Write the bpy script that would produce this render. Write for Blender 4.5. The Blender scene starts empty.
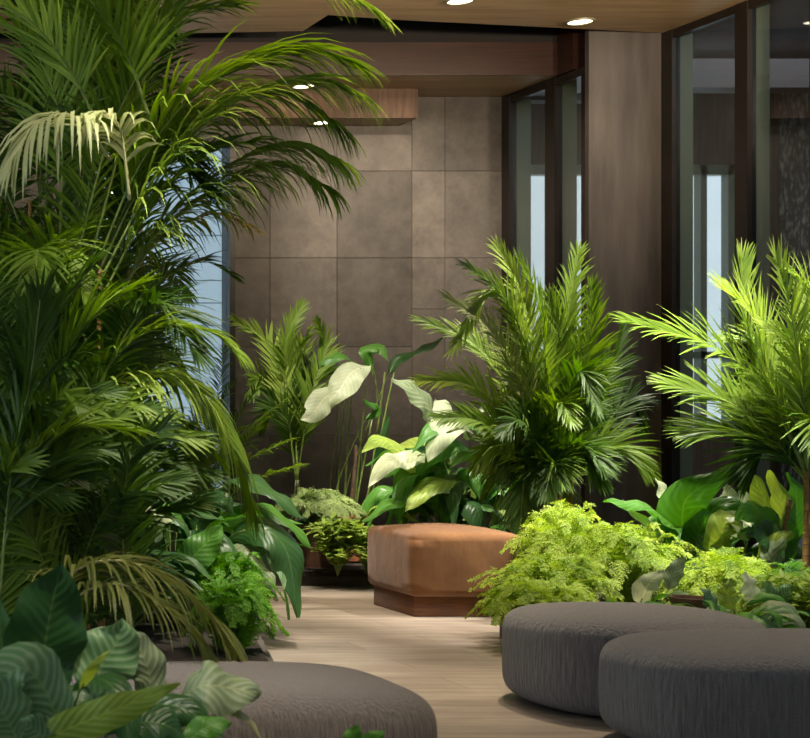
import bpy, bmesh, math, random
from mathutils import Vector, Matrix, noise
C = bpy.context.scene
COL = C.collection
PI = math.pi
R = math.radians
# ------------------------------------------------------------------ camera, world, lights, exposure
EYE = 1.5
F = 1500.0
cam = bpy.data.cameras.new('camera')
camo = bpy.data.objects.new('camera', cam); COL.objects.link(camo)
camo.location = (0, 0, EYE); camo.rotation_euler = (PI/2, 0, 0)
cam.sensor_width = 36; cam.sensor_fit = 'HORIZONTAL'; cam.lens = F/810*36
cam.shift_x = (405+290)/810; cam.shift_y = 31/810
cam.clip_start = 0.1; cam.clip_end = 200
cam.dof.use_dof = True; cam.dof.focus_distance = 10.0; cam.dof.aperture_fstop = 5.0
C.camera = camo
C.view_settings.view_transform = 'Standard'; C.view_settings.look = 'None'
C.view_settings.gamma = 1; C.view_settings.use_curve_mapping = False
C.view_settings.exposure = 0.08
w = bpy.data.worlds.new('world'); C.world = w; w.use_nodes = True
w.node_tree.nodes['Background'].inputs[0].default_value = (.70, .86, 1.0, 1)
w.node_tree.nodes['Background'].inputs[1].default_value = 0.9
C.cycles.max_bounces = 8; C.cycles.transparent_max_bounces = 12
C.cycles.sample_clamp_indirect = 4.0

def at(px, py, Y):
    return Vector(((px+290)*Y/F, Y, EYE+(400-py)*Y/F))
def spot(loc, target, power, deg=60, blend=.6, col=(1, .80, .56), size=.06):
    l = bpy.data.lights.new('spot_lamp', 'SPOT'); l.energy = power; l.color = col
    l.spot_size = R(deg); l.spot_blend = blend; l.shadow_soft_size = size
    o = bpy.data.objects.new('spot_lamp', l); COL.objects.link(o); o.location = loc
    o.rotation_euler = (Vector(target)-Vector(loc)).to_track_quat('-Z', 'Y').to_euler()
def area(loc, target, sx, sy, power, col):
    l = bpy.data.lights.new('area_lamp', 'AREA'); l.shape = 'RECTANGLE'; l.size = sx; l.size_y = sy
    l.energy = power; l.color = col
    o = bpy.data.objects.new('area_lamp', l); COL.objects.link(o); o.location = loc
    o.rotation_euler = (Vector(target)-Vector(loc)).to_track_quat('-Z', 'Y').to_euler()
sun = bpy.data.lights.new('sun', 'SUN'); sun.energy = 3.4; sun.color = (1, .96, .90); sun.angle = R(.6)
suno = bpy.data.objects.new('sun', sun); COL.objects.link(suno); suno.rotation_euler = Vector((-.05, .57, -.82)).to_track_quat('-Z', 'Y').to_euler()
CZ = 4.80     # ceiling height
WARM = (1, .80, .56); NEUT = (1, .93, .80)
# daylight from the glazed side of the hall, left of and behind the camera
area((-1.9, 4.5, 2.6), (5, 8.5, 1.0), 6.0, 3.2, 62, (.80, .90, 1))
# added unseen spots above the frame, put in to brighten the wooden ceiling
for x_ in (3.8, 5.4, 7.0, 8.2): spot((x_, 10.0, 4.3), (x_, 12.6, 4.86), 185, 110, 1, (1, .80, .56))
# ceiling spots, several added out of view to brighten single plants
area((11.5, 13.5, 5.2), (11.5, 13.6, 0), 3, 6, 190, (.78, .90, 1))   # added unseen light, brightens the corridor beyond the glass
spot((6.20, 12.4, CZ-.03), at(405, 250, 15), 620, 56, 1, (1, .86, .68))           # washes the tiled wall
spot((7.57, 13.06, CZ-.05), (7.75, 13.0, 0), 90, 100, .9, WARM)
spot((3.9, 11.3, CZ-.02), (4.95, 10.8, .3), 470, 30, .7, WARM)              # brown ottoman and the floor before it
spot((3.4, 10.2, CZ-.02), (4.5, 10.6, 0), 650, 44, .9, (1, .86, .68))
spot((4.4, 8.4, CZ-.02), (4.0, 8.9, 0), 420, 60, 1, (1, .88, .72))
spot((7.4, 10.2, CZ-.02), at(530, 370, 10.9), 1500, 36, .8, NEUT)          # areca palm by the pillar
spot((5.8, 8.7, CZ-.02), at(570, 560, 9.6), 950, 30, .7, NEUT)           # bright fern
spot((8.1, 9.3, CZ-.02), at(780, 380, 9.8), 1150, 40, .8, NEUT)           # right palm
spot((6.7, 8.3, CZ-.02), at(700, 540, 9.9), 1200, 34, .8, NEUT)
spot((5.4, 8.7, CZ-.02), at(680, 520, 10.0), 1700, 24, .8, NEUT)  # added from the left to brighten the large glossy leaf
spot((7.7, 12.3, CZ-.02), at(700, 500, 10.0), 1100, 30, .8, NEUT)  # added backlight, makes the large leaf look translucent
spot((4.4, 10.6, CZ-.02), at(338, 540, 12.0), 900, 22, .8, NEUT)
spot((2.8, 4.4, CZ-.02), (2.1, 5.5, .4), 360, 40, .9, WARM)
spot((5.2, 11.0, CZ-.02), at(445, 440, 12.1), 1100, 30, .8, NEUT)          # calathea on centre
spot((4.7, 11.2, CZ-.02), at(325, 400, 12.8), 800, 30, .8, NEUT)
spot((3.6, 8.2, CZ-.02), at(235, 590, 9.0), 900, 28, .8, NEUT)
spot((3.3, 6.2, CZ-.02), at(310, 110, 7.2), 420, 60, .9, WARM)
spot((1.7, 5.6, CZ-.02), at(175, 400, 7.3), 900, 30, .9, NEUT)
spot((1.0, 3.6, CZ-.02), at(110, 650, 5.4), 520, 30, .9, NEUT)
spot((1.0, 6.0, CZ-.02), at(30, 100, 7.0), 120, 60, .9, NEUT)
spot((6.2, 7.2, CZ-.02), (6.45, 8.5, .3), 620, 26, .9, NEUT)  # added to brighten the dark plants behind the grey bench
spot((5.0, 8.9, CZ-.02), (4.7, 7.1, .4), 700, 50, .9, WARM)  # added from behind for a sheen on top of the grey bench

# ------------------------------------------------------------------ materials
MATS = {}
def nd(nt, t, **kw):
    n = nt.nodes.new(t)
    for k, v in kw.items():
        if k.startswith('i_'):
            key = k[2:]; key = int(key) if key.isdigit() else key.replace('_', ' ')
            n.inputs[key].default_value = v
        else: setattr(n, k, v)
    return n
def base_mat(name, rough=.5, col=(.5, .5, .5), metallic=0, spec=.5):
    m = bpy.data.materials.new(name); m.use_nodes = True
    p = m.node_tree.nodes['Principled BSDF']
    p.inputs['Base Color'].default_value = (*col, 1); p.inputs['Roughness'].default_value = rough
    p.inputs['Metallic'].default_value = metallic; p.inputs['Specular IOR Level'].default_value = spec
    MATS[name] = m
    return m, m.node_tree, p
def ramp(nt, stops):
    r = nt.nodes.new('ShaderNodeValToRGB')
    e = r.color_ramp.elements
    while len(e) < len(stops): e.new(.5)
    for k, (pos, c) in enumerate(stops):
        e[k].position = pos; e[k].color = (*c, 1)
    return r
def noise_node(nt, scale, vec=(1, 1, 1), detail=4, coord='Object', rough=.55):
    tc = nt.nodes.new('ShaderNodeTexCoord'); mp = nt.nodes.new('ShaderNodeMapping')
    mp.inputs['Scale'].default_value = vec
    nt.links.new(tc.outputs[coord], mp.inputs[0])
    n = nd(nt, 'ShaderNodeTexNoise', i_Scale=scale, i_Detail=detail, i_Roughness=rough)
    nt.links.new(mp.outputs[0], n.inputs['Vector'])
    return n
def bump(nt, p, src, strength=.3, dist=.01):
    b = nd(nt, 'ShaderNodeBump', i_Strength=strength, i_Distance=dist)
    nt.links.new(src, b.inputs['Height']); nt.links.new(b.outputs[0], p.inputs['Normal'])
def noisy(name, c1, c2, scale=4, vec=(1, 1, 1), rough=.6, bs=.2, bd=.01, lo=.3, hi=.7, detail=5, spec=.5, metallic=0):
    m, nt, p = base_mat(name, rough, spec=spec, metallic=metallic)
    n = noise_node(nt, scale, vec, detail)
    r = ramp(nt, [(lo, c1), (hi, c2)])
    nt.links.new(n.outputs['Fac'], r.inputs[0]); nt.links.new(r.outputs[0], p.inputs['Base Color'])
    if bs: bump(nt, p, n.outputs['Fac'], bs, bd)
    return m

def leaf_mat(name, c1, c2, trans=.35, rough=.42, stripes=None, back=None):
    """c1/c2: colours mixed by noise and by leaf; stripes=(colour,count,slant,amount) drawn along the side veins"""
    m, nt, p = base_mat(name, rough+.06, spec=.35)
    L = nt.links.new
    n = noise_node(nt, 3.0, detail=3)
    oi = nt.nodes.new('ShaderNodeObjectInfo')
    geo = nt.nodes.new('ShaderNodeNewGeometry')
    ad = nd(nt, 'ShaderNodeMath', operation='MULTIPLY_ADD'); L(geo.outputs['Random Per Island'], ad.inputs[0]); ad.inputs[1].default_value = .45
    L(n.outputs['Fac'], ad.inputs[2])
    ad2 = nd(nt, 'ShaderNodeMath', operation='MULTIPLY_ADD'); L(oi.outputs['Random'], ad2.inputs[0]); ad2.inputs[1].default_value = .4
    L(ad.outputs[0], ad2.inputs[2])
    r = ramp(nt, [(.45, c1), (1.25 if False else .98, c2)])
    L(ad2.outputs[0], r.inputs[0])
    col = r.outputs[0]
    uv = nt.nodes.new('ShaderNodeUVMap'); sp = nt.nodes.new('ShaderNodeSeparateXYZ'); L(uv.outputs[0], sp.inputs[0])
    su = nd(nt, 'ShaderNodeMath', operation='SUBTRACT'); L(sp.outputs[0], su.inputs[0]); su.inputs[1].default_value = .5
    ab = nd(nt, 'ShaderNodeMath', operation='ABSOLUTE'); L(su.outputs[0], ab.inputs[0])
    if stripes:
        sc, cnt, slant, amt = stripes
        a1 = nd(nt, 'ShaderNodeMath', operation='MULTIPLY'); L(ab.outputs[0], a1.inputs[0]); a1.inputs[1].default_value = -slant
        a2 = nd(nt, 'ShaderNodeMath', operation='MULTIPLY_ADD'); L(sp.outputs[1], a2.inputs[0]); a2.inputs[1].default_value = cnt; L(a1.outputs[0], a2.inputs[2])
        a3 = nd(nt, 'ShaderNodeMath', operation='SINE')
        a4 = nd(nt, 'ShaderNodeMath', operation='MULTIPLY'); L(a2.outputs[0], a4.inputs[0]); a4.inputs[1].default_value = 2*PI; L(a4.outputs[0], a3.inputs[0])
        rr = ramp(nt, [(.45, (0, 0, 0)), (.85, (amt, amt, amt))])
        a5 = nd(nt, 'ShaderNodeMath', operation='MULTIPLY_ADD'); L(a3.outputs[0], a5.inputs[0]); a5.inputs[1].default_value = .5; a5.inputs[2].default_value = .5
        L(a5.outputs[0], rr.inputs[0])
        mx = nd(nt, 'ShaderNodeMix', data_type='RGBA'); L(rr.outputs[0], mx.inputs[0]); L(col, mx.inputs[6]); mx.inputs[7].default_value = (*sc, 1)
        col = mx.outputs[2]
        bump(nt, p, a3.outputs[0], .22, .004)
    # midrib
    mr = nd(nt, 'ShaderNodeMath', operation='LESS_THAN'); L(ab.outputs[0], mr.inputs[0]); mr.inputs[1].default_value = .018
    mm = nd(nt, 'ShaderNodeMath', operation='MULTIPLY'); L(mr.outputs[0], mm.inputs[0]); mm.inputs[1].default_value = .6
    mx2 = nd(nt, 'ShaderNodeMix', data_type='RGBA'); L(mm.outputs[0], mx2.inputs[0]); L(col, mx2.inputs[6])
    mx2.inputs[7].default_value = (min(1, c2[0]*1.5+.05), min(1, c2[1]*1.3+.05), c2[2]*1.2+.02, 1)
    col = mx2.outputs[2]
    if back:
        mx3 = nd(nt, 'ShaderNodeMix', data_type='RGBA'); L(geo.outputs['Backfacing'], mx3.inputs[0]); L(col, mx3.inputs[6]); mx3.inputs[7].default_value = (*back, 1)
        col = mx3.outputs[2]
    L(col, p.inputs['Base Color'])
    tr = nt.nodes.new('ShaderNodeBsdfTranslucent')
    hs = nd(nt, 'ShaderNodeHueSaturation'); hs.inputs['Saturation'].default_value = 1.15; hs.inputs['Value'].default_value = 1.5
    L(col, hs.inputs['Color']); L(hs.outputs[0], tr.inputs[0])
    ms = nt.nodes.new('ShaderNodeMixShader'); ms.inputs[0].default_value = trans
    L(p.outputs[0], ms.inputs[1]); L(tr.outputs[0], ms.inputs[2])
    L(ms.outputs[0], nt.nodes['Material Output'].inputs[0])
    return m

P_DARK = leaf_mat('palm_leaf_dark', (.016, .048, .008), (.070, .140, .018))
P_MID = leaf_mat('palm_leaf_mid', (.045, .110, .010), (.170, .270, .026))
P_LIGHT = leaf_mat('palm_leaf_light', (.110, .210, .030), (.330, .440, .080))
P_OLIVE = leaf_mat('palm_leaf_olive', (.05, .08, .015), (.20, .22, .06))
P_PALE = leaf_mat('palm_leaf_pale', (.17, .21, .08), (.40, .42, .20))
P_STRAW = leaf_mat('palm_leaf_dry', (.260, .190, .060), (.420, .330, .110))
B_DARK = leaf_mat('broad_leaf_dark', (.012, .045, .014), (.040, .110, .026), .2, .3, ((.04, .11, .035), 14, 6, .3))
B_GREEN = leaf_mat('broad_leaf_green', (.030, .130, .020), (.090, .240, .030), .35, .3, ((.12, .30, .06), 12, 5, .4))
B_LIME = leaf_mat('broad_leaf_lime', (.150, .290, .030), (.340, .440, .070), .4, .35, ((.45, .55, .15), 12, 5, .5))
B_PALE = leaf_mat('broad_leaf_pale', (.38, .46, .26), (.58, .62, .42), .35, .4, ((.40, .50, .26), 13, 5, .35))
B_STRIPE = leaf_mat('broad_leaf_striped', (.05, .14, .05), (.12, .24, .09), .25, .35, ((.30, .40, .22), 11, 5, .6))
B_GREY = leaf_mat('broad_leaf_grey', (.10, .15, .07), (.20, .26, .13), .25, .4, ((.32, .38, .24), 9, 5, .7))
FERN = leaf_mat('fern_leaf', (.130, .240, .022), (.420, .530, .090), .4, .5)
FERN_D = leaf_mat('fern_leaf_dark', (.050, .170, .015), (.170, .380, .035), .4, .5)
FERN_G = leaf_mat('fern_leaf_soft', (.160, .230, .070), (.360, .440, .170), .35, .5)
STEM_G = noisy('stem_green', (.10, .17, .03), (.25, .30, .07), 20, rough=.5, bs=0)
STEM_P = noisy('stem_pale', (.35, .36, .16), (.50, .46, .22), 20, rough=.5, bs=0)
CANE = noisy('palm_cane', (.20, .085, .025), (.34, .20, .06), 6, (1, 1, 9), .55, .4)
BARK = noisy('bark', (.06, .035, .02), (.16, .09, .05), 12, (1, 1, 2), .8, .5)
SOIL = noisy('soil', (.010, .007, .005), (.035, .024, .016), 30, rough=.95, bs=1, bd=.02)
TERRA = noisy('terracotta', (.30, .09, .035), (.42, .15, .06), 14, rough=.75, bs=.15)
BROWNPOT = noisy('brown_clay', (.10, .045, .02), (.17, .08, .04), 14, rough=.6, bs=.15)
SLATE = noisy('bed_edging', (.05, .042, .036), (.09, .075, .062), 9, rough=.7)
FRAME = noisy('dark_bronze', (.010, .007, .005), (.020, .013, .010), 8, rough=.35, bs=0, spec=.5)
OLIVE = noisy('olive_metal', (.19, .19, .12), (.27, .26, .17), 2, (1, 1, .3), .35, 0)
BLACKC = noisy('black_ceiling', (.006, .005, .004), (.010, .008, .007), 5, rough=.8, bs=0)
PLASTER = noisy('grey_plaster', (.10, .10, .10), (.14, .14, .135), 2, rough=.8, bs=.05)
WOODC = noisy('ceiling_wood', (.30, .185, .09), (.56, .38, .21), 3, (.4, 7, 9), .45, .1, .002, .25, .75, 8)
WOODR = noisy('red_wood', (.020, .006, .003), (.045, .013, .006), 3, (.5, 9, 12), .4, .1, .002)
WOODB = noisy('plinth_wood', (.085, .026, .010), (.19, .070, .026), 5, (1.2, 1.2, 14), .35, .1, .002)
WOODX = noisy('corridor_wood', (.07, .035, .02), (.15, .085, .05), 3, (9, 9, .6), .6, .2)
STONE = noisy('mottled_stone', (.03, .02, .015), (.42, .38, .32), 22, (1, 1, .45), .7, .5, .01, .48, .75)
PILLAR = noisy('pillar_veneer', (.045, .040, .040), (.155, .130, .118), 1.6, (3.2, 3.2, .4), .5, .12, .004, .3, .68, 9)
PALEBLUE = noisy('pale_blue_boards', (.44, .52, .60), (.52, .60, .68), 1, rough=.7, bs=0)
WHITE = noisy('white_paint', (.75, .77, .78), (.82, .84, .85), 1, rough=.6, bs=0)
def mk_glass():
    m = bpy.data.materials.new('tinted_glass'); m.use_nodes = True; nt = m.node_tree
    nt.nodes.remove(nt.nodes['Principled BSDF'])
    t = nd(nt, 'ShaderNodeBsdfTransparent'); t.inputs[0].default_value = (.84, .90, .91, 1)
    g = nd(nt, 'ShaderNodeBsdfGlossy', i_Roughness=.02); g.inputs[0].default_value = (.9, .95, 1, 1)
    lw = nd(nt, 'ShaderNodeLayerWeight', i_Blend=.5); pw = nd(nt, 'ShaderNodeMath', operation='POWER'); pw.inputs[1].default_value = 4
    fr = nd(nt, 'ShaderNodeMath', operation='MULTIPLY_ADD'); fr.inputs[1].default_value = .8; fr.inputs[2].default_value = .04
    nt.links.new(lw.outputs['Facing'], pw.inputs[0]); nt.links.new(pw.outputs[0], fr.inputs[0])
    mx = nd(nt, 'ShaderNodeMixShader')
    nt.links.new(fr.outputs[0], mx.inputs[0]); nt.links.new(t.outputs[0], mx.inputs[1]); nt.links.new(g.outputs[0], mx.inputs[2])
    nt.links.new(mx.outputs[0], nt.nodes['Material Output'].inputs[0])
    return m
GLASS = mk_glass()
def mk_emit(name, col, s):
    m = bpy.data.materials.new(name); m.use_nodes = True; nt = m.node_tree
    p = nt.nodes['Principled BSDF']; p.inputs['Base Color'].default_value = (*col, 1)
    p.inputs['Emission Color'].default_value = (*col, 1); p.inputs['Emission Strength'].default_value = s
    return m
LAMP = mk_emit('lamp_lens', (1, .82, .58), 12)
def mk_tile():
    m, nt, p = base_mat('stone_tile', .55)
    L = nt.links.new
    a = nd(nt, 'ShaderNodeAttribute', attribute_name='tone')
    n = noise_node(nt, 2.8, detail=10, rough=.72)
    r = ramp(nt, [(.28, (.052, .045, .040)), (.72, (.175, .150, .130))])
    L(n.outputs['Fac'], r.inputs[0])
    mx = nd(nt, 'ShaderNodeMix', data_type='RGBA', blend_type='MULTIPLY'); mx.inputs[0].default_value = 1
    L(r.outputs[0], mx.inputs[6]); L(a.outputs['Color'], mx.inputs[7]); L(mx.outputs[2], p.inputs['Base Color'])
    n2 = noise_node(nt, 40, detail=4); bump(nt, p, n2.outputs['Fac'], .12, .004)
    return m
TILE = mk_tile()
def mk_floor():
    m, nt, p = base_mat('floor_planks', .42)
    L = nt.links.new
    tc = nd(nt, 'ShaderNodeTexCoord')
    br = nd(nt, 'ShaderNodeTexBrick', offset=.37)
    br.inputs['Scale'].default_value = 1; br.inputs['Brick Width'].default_value = 1.5; br.inputs['Row Height'].default_value = .30
    br.inputs['Mortar Size'].default_value = .003; br.inputs['Color1'].default_value = (.86, .86, .86, 1); br.inputs['Color2'].default_value = (1.08, 1.08, 1.08, 1)
    br.inputs['Mortar'].default_value = (.45, .42, .4, 1); br.inputs['Bias'].default_value = .1
    L(tc.outputs['Object'], br.inputs['Vector'])
    n = noise_node(nt, 3, (.6, 5, 1), 9, rough=.6)
    r = ramp(nt, [(.25, (.17, .133, .108)), (.5, (.275, .228, .188)), (.78, (.40, .34, .285))])
    L(n.outputs['Fac'], r.inputs[0])
    mx = nd(nt, 'ShaderNodeMix', data_type='RGBA', blend_type='MULTIPLY'); mx.inputs[0].default_value = 1
    L(r.outputs[0], mx.inputs[6]); L(br.outputs['Color'], mx.inputs[7]); L(mx.outputs[2], p.inputs['Base Color'])
    bump(nt, p, n.outputs['Fac'], .12, .003)
    return m
FLOOR = mk_floor()
def mk_fabric(name, c1, c2, dense):
    m, nt, p = base_mat(name, .92, spec=.2)
    p.inputs['Sheen Weight'].default_value = .35; p.inputs['Sheen Roughness'].default_value = .5
    L = nt.links.new
    n = noise_node(nt, 1, (dense, dense, 9), 5)
    n2 = noise_node(nt, 260, detail=2)
    r = ramp(nt, [(.3, c1), (.7, c2)]); L(n.outputs['Fac'], r.inputs[0]); L(r.outputs[0], p.inputs['Base Color'])
    ad = nd(nt, 'ShaderNodeMath', operation='MULTIPLY_ADD'); L(n2.outputs['Fac'], ad.inputs[0]); ad.inputs[1].default_value = .35; L(n.outputs['Fac'], ad.inputs[2])
    bump(nt, p, ad.outputs[0], 1.0, .024)
    return m
FAB_G = mk_fabric('grey_ribbed_fabric', (.13, .122, .122), (.215, .20, .197), 75)
FAB_B = mk_fabric('brown_grey_fabric', (.125, .098, .082), (.21, .168, .142), 90)
def mk_suede():
    m, nt, p = base_mat('tan_suede', .85, spec=.2)
    p.inputs['Sheen Weight'].default_value = .3
    L = nt.links.new
    n = noise_node(nt, 3.5, detail=7); r = ramp(nt, [(.3, (.120, .048, .014)), (.7, (.21, .094, .032))])
    L(n.outputs['Fac'], r.inputs[0]); L(r.outputs[0], p.inputs['Base Color'])
    n2 = noise_node(nt, 7, (1, 1, .5), 5); bump(nt, p, n2.outputs['Fac'], .5, .02)
    return m
SUEDE = mk_suede()

# ------------------------------------------------------------------ helpers
def link_mesh(name, verts, faces, mats, parent=None, smooth=False, mi=None, uvs=None):
    me = bpy.data.meshes.new(name)
    off = Vector((0, 0, 0))
    if parent is not None:
        off = parent['_o'] if False else WORLD[parent.name]
    me.from_pydata([tuple(Vector(v)-off) for v in verts], [], faces)
    for m in (mats if isinstance(mats, (list, tuple)) else [mats]): me.materials.append(m)
    if mi: me.polygons.foreach_set('material_index', mi)
    if smooth: me.polygons.foreach_set('use_smooth', [True]*len(faces))
    if uvs:
        ul = me.uv_layers.new(name='UVMap')
        flat = []
        for f in faces:
            for i in f: flat += uvs[i]
        ul.data.foreach_set('uv', flat)
    me.update()
    o = bpy.data.objects.new(name, me); COL.objects.link(o)
    if parent is not None: o.parent = parent
    WORLD[o.name] = off
    return o
WORLD = {}
def tag(o, label, cat, group=None, kind=None):
    if kind: o['kind'] = kind
    if label: o['label'] = label
    if cat: o['category'] = cat
    if group: o['group'] = group
    return o
def struct(o, label=None):
    o['kind'] = 'structure'
    if label: o['label'] = label
    return o
def thing(name, label, cat, loc, group=None):
    o = bpy.data.objects.new(name, None); COL.objects.link(o); o.location = loc
    o.empty_display_size = .1
    WORLD[o.name] = Vector(loc)
    return tag(o, label, cat, group)
class MB:
    def __init__(s): s.v = []; s.f = []; s.m = []; s.uv = []
    def box(s, a, b, m=0):
        n = len(s.v)
        for x in (a[0], b[0]):
            for y in (a[1], b[1]):
                for z in (a[2], b[2]): s.v.append((x, y, z)); s.uv.append((0, 0))
        for q in ((0, 1, 3, 2), (4, 6, 7, 5), (0, 4, 5, 1), (2, 3, 7, 6), (0, 2, 6, 4), (1, 5, 7, 3)):
            s.f.append([n+i for i in q]); s.m.append(m)
    def prism(s, pts, z0, z1, m=0):
        n = len(s.v); k = len(pts)
        for z in (z0, z1):
            for p in pts: s.v.append((p[0], p[1], z)); s.uv.append((0, 0))
        s.f.append([n+i for i in range(k)][::-1]); s.f.append([n+k+i for i in range(k)]); s.m += [m, m]
        for i in range(k):
            j = (i+1) % k; s.f.append([n+i, n+j, n+k+j, n+k+i]); s.m.append(m)
    def tube(s, pts, r0, r1, seg=5, m=0):
        n = len(s.v); k = len(pts)
        for i, p in enumerate(pts):
            p = Vector(p)
            t = (Vector(pts[min(i+1, k-1)])-Vector(pts[max(i-1, 0)]))
            t = t.normalized() if t.length > 1e-9 else Vector((0, 0, 1))
            a = t.cross(Vector((.3, .1, 1)) if abs(t.z) < .9 else Vector((1, .2, 0))).normalized(); b = t.cross(a)
            r = r0+(r1-r0)*i/max(1, k-1)
            for q in range(seg):
                an = 2*PI*q/seg; s.v.append(tuple(p+a*math.cos(an)*r+b*math.sin(an)*r)); s.uv.append((.5, i/k))
        for i in range(k-1):
            for q in range(seg):
                q2 = (q+1) % seg
                s.f.append([n+i*seg+q, n+i*seg+q2, n+(i+1)*seg+q2, n+(i+1)*seg+q]); s.m.append(m)
        s.f.append([n+q for q in range(seg)][::-1]); s.f.append([n+(k-1)*seg+q for q in range(seg)]); s.m += [m, m]
    def lathe(s, prof, c, seg=24, m=0, caps=True):
        n = len(s.v); k = len(prof)
        for (r, z) in prof:
            for q in range(seg):
                an = 2*PI*q/seg; s.v.append((c[0]+r*math.cos(an), c[1]+r*math.sin(an), c[2]+z)); s.uv.append((0, 0))
        for i in range(k-1):
            for q in range(seg):
                q2 = (q+1) % seg
                s.f.append([n+i*seg+q, n+i*seg+q2, n+(i+1)*seg+q2, n+(i+1)*seg+q]); s.m.append(m)
        if caps: s.f.append([n+q for q in range(seg)][::-1]); s.f.append([n+(k-1)*seg+q for q in range(seg)]); s.m += [m, m]
    def build(s, name, mats, parent=None, smooth=False):
        return link_mesh(name, s.v, s.f, mats, parent, smooth, s.m, s.uv)
def boxo(name, a, b, mat, parent=None):
    m = MB(); m.box(a, b); return m.build(name, mat, parent)
def curve(pts, n):
    """Catmull-Rom through pts, n+1 samples"""
    P = [Vector(p) for p in pts]
    if len(P) == 2: return [P[0].lerp(P[1], i/n) for i in range(n+1)]
    P = [2*P[0]-P[1]]+P+[2*P[-1]-P[-2]]
    L = [0]
    for i in range(1, len(P)-2): L.append(L[-1]+(P[i+1]-P[i]).length)
    out = []
    for k in range(n+1):
        d = L[-1]*k/n; i = 0
        while i < len(L)-2 and L[i+1] < d: i += 1
        t = (d-L[i])/max(1e-6, L[i+1]-L[i])
        a, b, c, e = P[i], P[i+1], P[i+2], P[i+3]
        out.append(.5*((2*b)+(c-a)*t+(2*a-5*b+4*c-e)*t*t+(3*b-a-3*c+e)*t**3))
    return out

# ------------------------------------------------------------------ leaf generators
def blade(mb, p, d, wdir, L, W, droop, m, seg=5, fold=.35, rnd=0):
    """one narrow leaflet: starts at p in direction d, bends down by droop"""
    n = len(mb.v); step = L/seg; pos = Vector(p); d = Vector(d)
    prof = (.45, .95, 1, .82, .5, .03) if seg == 5 else (.5, 1, .7, .03)
    for i in range(seg+1):
        s = wdir-d*wdir.dot(d)
        s = s.normalized() if s.length > 1e-6 else Vector((1, 0, 0))
        nn = d.cross(s)
        h = W*.5*prof[i]; v = i/seg
        mb.v.append(tuple(pos-s*h+nn*h*fold)); mb.v.append(tuple(pos)); mb.v.append(tuple(pos+s*h+nn*h*fold))
        mb.uv += [(0, v), (.5, v), (1, v)]
        d = (d+Vector((0, 0, -1))*droop*(.3+.9*v)/seg).normalized()
        pos = pos+d*step
    for i in range(seg):
        a = n+i*3
        mb.f += [[a, a+1, a+4, a+3], [a+1, a+2, a+5, a+4]]; mb.m += [m, m]
def frond(parent, pts, rg, n=34, L=.42, W=.024, mats=None, up=None, ang=(62, 28), vee=18, droop=1.0, start=.22, r=.008, name='frond', shape=1.0, clump=.35, label=None):
    """pinnate palm frond along pts"""
    mb = MB(); N = 40; c = curve(pts, N)
    mb.tube(c[::2], r, r*.25, 5, 0)
    up0 = Vector(up) if up else Vector((0, 0, 1))
    for k in range(n):
        t = start+(1-start)*((k+.5)/n)
        fi = t*N; i = min(N-1, int(fi)); p = c[i].lerp(c[i+1], fi-i)
        T = (c[min(N, i+2)]-c[max(0, i-1)]).normalized()
        S = T.cross(up0)
        S = S.normalized() if S.length > .12 else T.cross(Vector((.3, -1, .2))).normalized()
        Nn = S.cross(T).normalized()
        tt = (t-start)/(1-start)
        ll = L*(math.sin(PI*min(1, (.16+.80*tt)**.8))**.6*.95+.08)*shape
        if tt > .9: ll = L*(.62-.22*(tt-.9)*10)
        a = R(ang[0]+(ang[1]-ang[0])*tt)
        for sd in (-1, 1):
            aa = a+R(rg.uniform(-9, 9)); ve = R(vee+rg.uniform(-16, 16))
            d = (T*math.cos(aa)+(S*sd*math.cos(ve)+Nn*math.sin(ve))*math.sin(aa)).normalized()
            wd = T.cross(Nn*1.0).normalized()*0+ (T-d*T.dot(d)).normalized()*sd
            dr = droop*rg.uniform(.6, 1.4)
            blade(mb, p+T*rg.uniform(-.006, .006), d, wd, ll*rg.uniform(.82, 1.12), W*rg.uniform(.8, 1.2), dr, 1, 5, .35)
    # end leaflets
    for q in range(3):
        T = (c[-1]-c[-3]).normalized(); S = T.cross(up0).normalized() if T.cross(up0).length > .1 else Vector((1, 0, 0))
        blade(mb, c[-1], (T+S*(q-1)*.25).normalized(), S, L*.42, W*.9, droop*.6, 1)
    mats = mats or [STEM_G, P_MID]
    o = mb.build(name, mats, parent, True)
    if label: o['label'] = label
    return o
def arch(base, az, reach, rise, fall, k=4):
    """control points of an arching stem"""
    b = Vector(base); dx, dy = math.cos(az), math.sin(az)
    return [b, b+Vector((dx*reach*.25, dy*reach*.25, rise*.62)), b+Vector((dx*reach*.62, dy*reach*.62, rise)), b+Vector((dx*reach, dy*reach, rise-fall))]
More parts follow.
